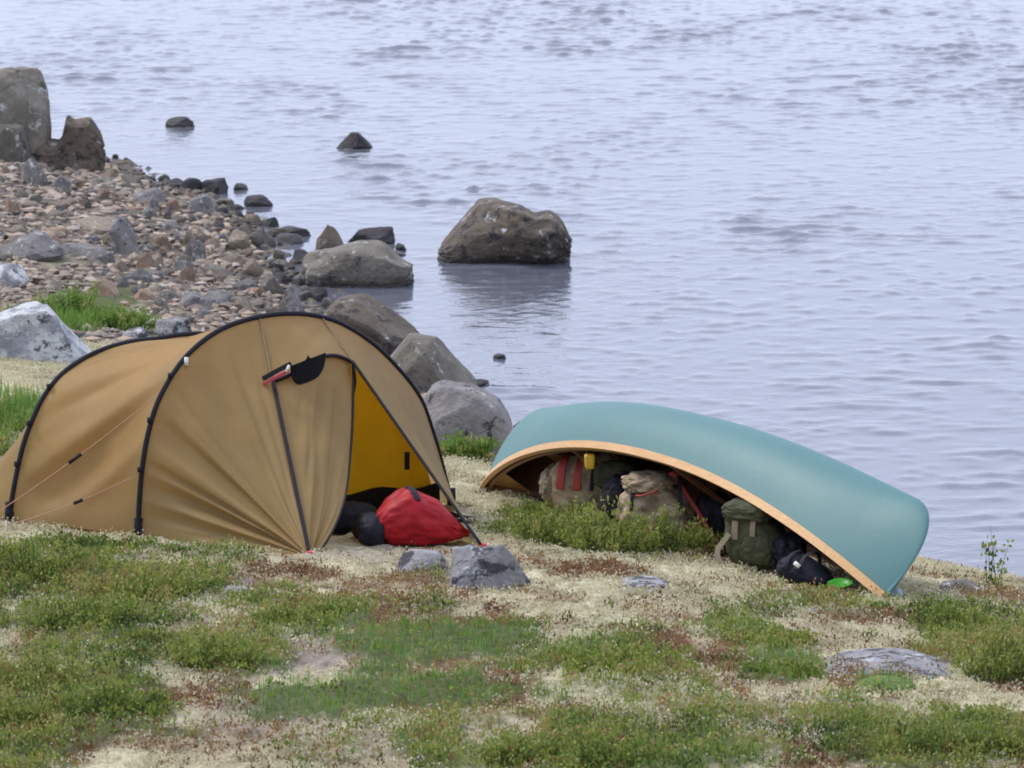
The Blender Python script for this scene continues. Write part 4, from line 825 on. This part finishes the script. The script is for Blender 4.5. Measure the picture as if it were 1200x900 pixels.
def shrub(name, label, cx, by, wpx, hpx, seed, mat=M_LEAF, nst=34, per=70, ll=.022, lw=.012, tone=0.0, spread=1.0, cat='shrub', group=None):
    p = gp(cx, by); k = mpp(p); W = wpx * k / 2; Hh = hpx * k; c = p + np.array([0, W * .5, 0]); c[2] = h1(c[0], c[1])
    r0 = np.random.default_rng(seed); e = empty(name, c, label, cat, group); SV, SF, base, tn, nb = [], [], [], [], 0
    for i in range(nst):
        a = r0.uniform(0, 6.28); q = math.sqrt(r0.random()); b0 = np.array([math.cos(a) * q * W * .6, math.sin(a) * q * W * .45, 0]); b0[2] = h1(c[0] + b0[0], c[1] + b0[1]) - c[2] - .01
        top = b0 + np.array([math.cos(a) * W * .5 * q * spread + r0.normal(0, .03), math.sin(a) * W * .35 * q * spread + r0.normal(0, .03), Hh * r0.uniform(.45, 1.05) * (1 - .45 * q * q)])
        m_ = (b0 + top) / 2 + r0.normal(0, .012, 3); tt_ = np.linspace(0, 1, 6)[:, None]; path = b0 * (1 - tt_) ** 2 + 2 * m_ * tt_ * (1 - tt_) + top * tt_ ** 2
        for j, pt in enumerate(path):
            r_ = .0035 * (1 - .7 * j / 5)
            for g in range(3): SV.append(pt + r_ * np.array([math.cos(g * 2.09), math.sin(g * 2.09), 0]))
            if j: 
                for g in range(3): SF.append((nb + (j - 1) * 3 + g, nb + (j - 1) * 3 + (g + 1) % 3, nb + j * 3 + (g + 1) % 3, nb + j * 3 + g))
        nb += 18; tv = r0.random(per) ** .8; ii = tv * 5; jj = np.minimum(ii.astype(int), 4); f = (ii - jj)[:, None]
        base.append(path[jj] * (1 - f) + path[jj + 1] * f + r0.normal(0, .016, (per, 3))); tn.append(np.clip(.30 + tone + .3 * tv + r0.normal(0, .13) + r0.normal(0, .1, per), 0, 1))
    link('branches', mesh_np('branches', np.array(SV), np.array(SF), False), M_STEM, e)
    base = np.concatenate(base); base[:, 2] = np.maximum(base[:, 2], surf(base[:, 0] + c[0], base[:, 1] + c[1]) - c[2]); V, F = leaf_cloud(base, r0.uniform(.6, 1.3, len(base)) * ll, lw, .8)
    link('foliage', mesh_np('foliage', V, F, True, np.repeat(np.concatenate(tn), 4)), mat, e); return e
SH = [('leafy green willow bush right in front of the red-banded bag', 648, 642, 110, 50), ('tallest willow bush hiding the base of the bags under the canoe', 712, 652, 120, 72), ('dense willow bush in front of the lumpy sandy sack', 772, 652, 100, 58),
      ('thin low bush between the sandy sack and the red cloth', 822, 652, 50, 42), ('small sprawling bush beside the canoe stern tip', 615, 612, 60, 26),
      ('heath bush on the rise left below the rear tent pole', 30, 690, 150, 66), ('dark green heath bush below the middle of the tent side', 165, 706, 150, 52), ('olive heath bush spreading below the tent pole foot', 95, 742, 150, 54),
      ('heath bush in the low hollow beside a grey bare patch', 255, 790, 110, 46), ('straggly heath bush at the lichen gap far from the tent', 60, 812, 150, 56), ('wide low heath bush near the largest lichen gap', 140, 846, 150, 44), ('heath bush at the grassy lower corner beside lichen', 15, 860, 110, 56),
      ('dark low heath mat between bare ground and doorway stones', 340, 738, 100, 26), ('small dark heath clump above the bright grass strip', 395, 728, 60, 20),
      ('dense dark bush on the bank beside the wide flat stone', 1172, 800, 110, 84), ('bushy heath on the bank behind the dark dense bush', 1130, 744, 100, 42), ('heath bush below the wide flat stone and moss cushion', 1110, 896, 140, 52), ('olive bush beside the heath below the flat stone', 1190, 890, 90, 66),
      ('grassy heath bush at the lower edge with rust-brown heath above', 690, 905, 150, 44), ('small olive bush next to the lower edge grassy heath', 600, 905, 90, 40), ('low dark heath mat across from the navy bag', 905, 760, 110, 22), ('rounded green heath mat beside bright moss cushion', 925, 800, 90, 26), ('broad heath mat in the middle of the lichen', 710, 792, 170, 28),
      ('green bush growing at the foot of the rounded grey boulder', 545, 540, 70, 34), ('yellow-green bush beside the whitish boulder behind the tent', 82, 372, 90, 44), ('bright low bush on the beach edge above the tent ridge', 145, 388, 80, 32), ('small tuft bush on the beach below pinkish stones', 48, 300, 26, 16)]
for i, (lb, cx, by, ww, hh) in enumerate(SH):
    far = by < 560
    shrub('heath_bush' if 'willow' not in lb else 'willow_bush', lb, cx, by, ww, hh * (1.05 if 'willow' in lb else 0.95), 300 + i, M_GRASS if far else M_LEAF, int(16 + ww * .30), 52, .03 if far else (.026 if 'willow' in lb else .021), .016 if far else .012, 0.05 if far else (0.0 if 'willow' in lb else -.04 + .12 * math.sin(i * 2.3)))
shrub('birch_sapling', 'thin dwarf birch sapling standing against the water beyond the canoe bow', 1166, 692, 46, 78, 401, M_LEAF, 6, 16, .03, .022, -.1, 1.5)
shrub('birch_sapling', 'tiny bare twig plant beside the dwarf birch sapling on the bank', 1128, 690, 20, 30, 402, M_LEAF, 4, 8, .02, .014, -.1, 1.2)
# moss cushion
p = gp(1040, 812); k = mpp(p); D, F = ico(5); P = D.copy(); P *= (1 + .10 * fbm(P[:, 0] * 3, P[:, 1] * 3, P[:, 2] * 3, 4) + .03 * vnoise(P[:, 0] * 22, P[:, 1] * 22, P[:, 2] * 22))[:, None]
M_MOSS = plain('bright_moss', (0.10, 0.155, 0.022), 0.9, 0.6, 60, 0.8)
link('moss_cushion', mesh_np('moss', P * [36 * k, .16, .05], F), M_MOSS, label='bright green moss cushion in front of the wide flat stone', cat='moss', loc=(p[0], p[1] + .12, h1(p[0], p[1] + .12) + .005))
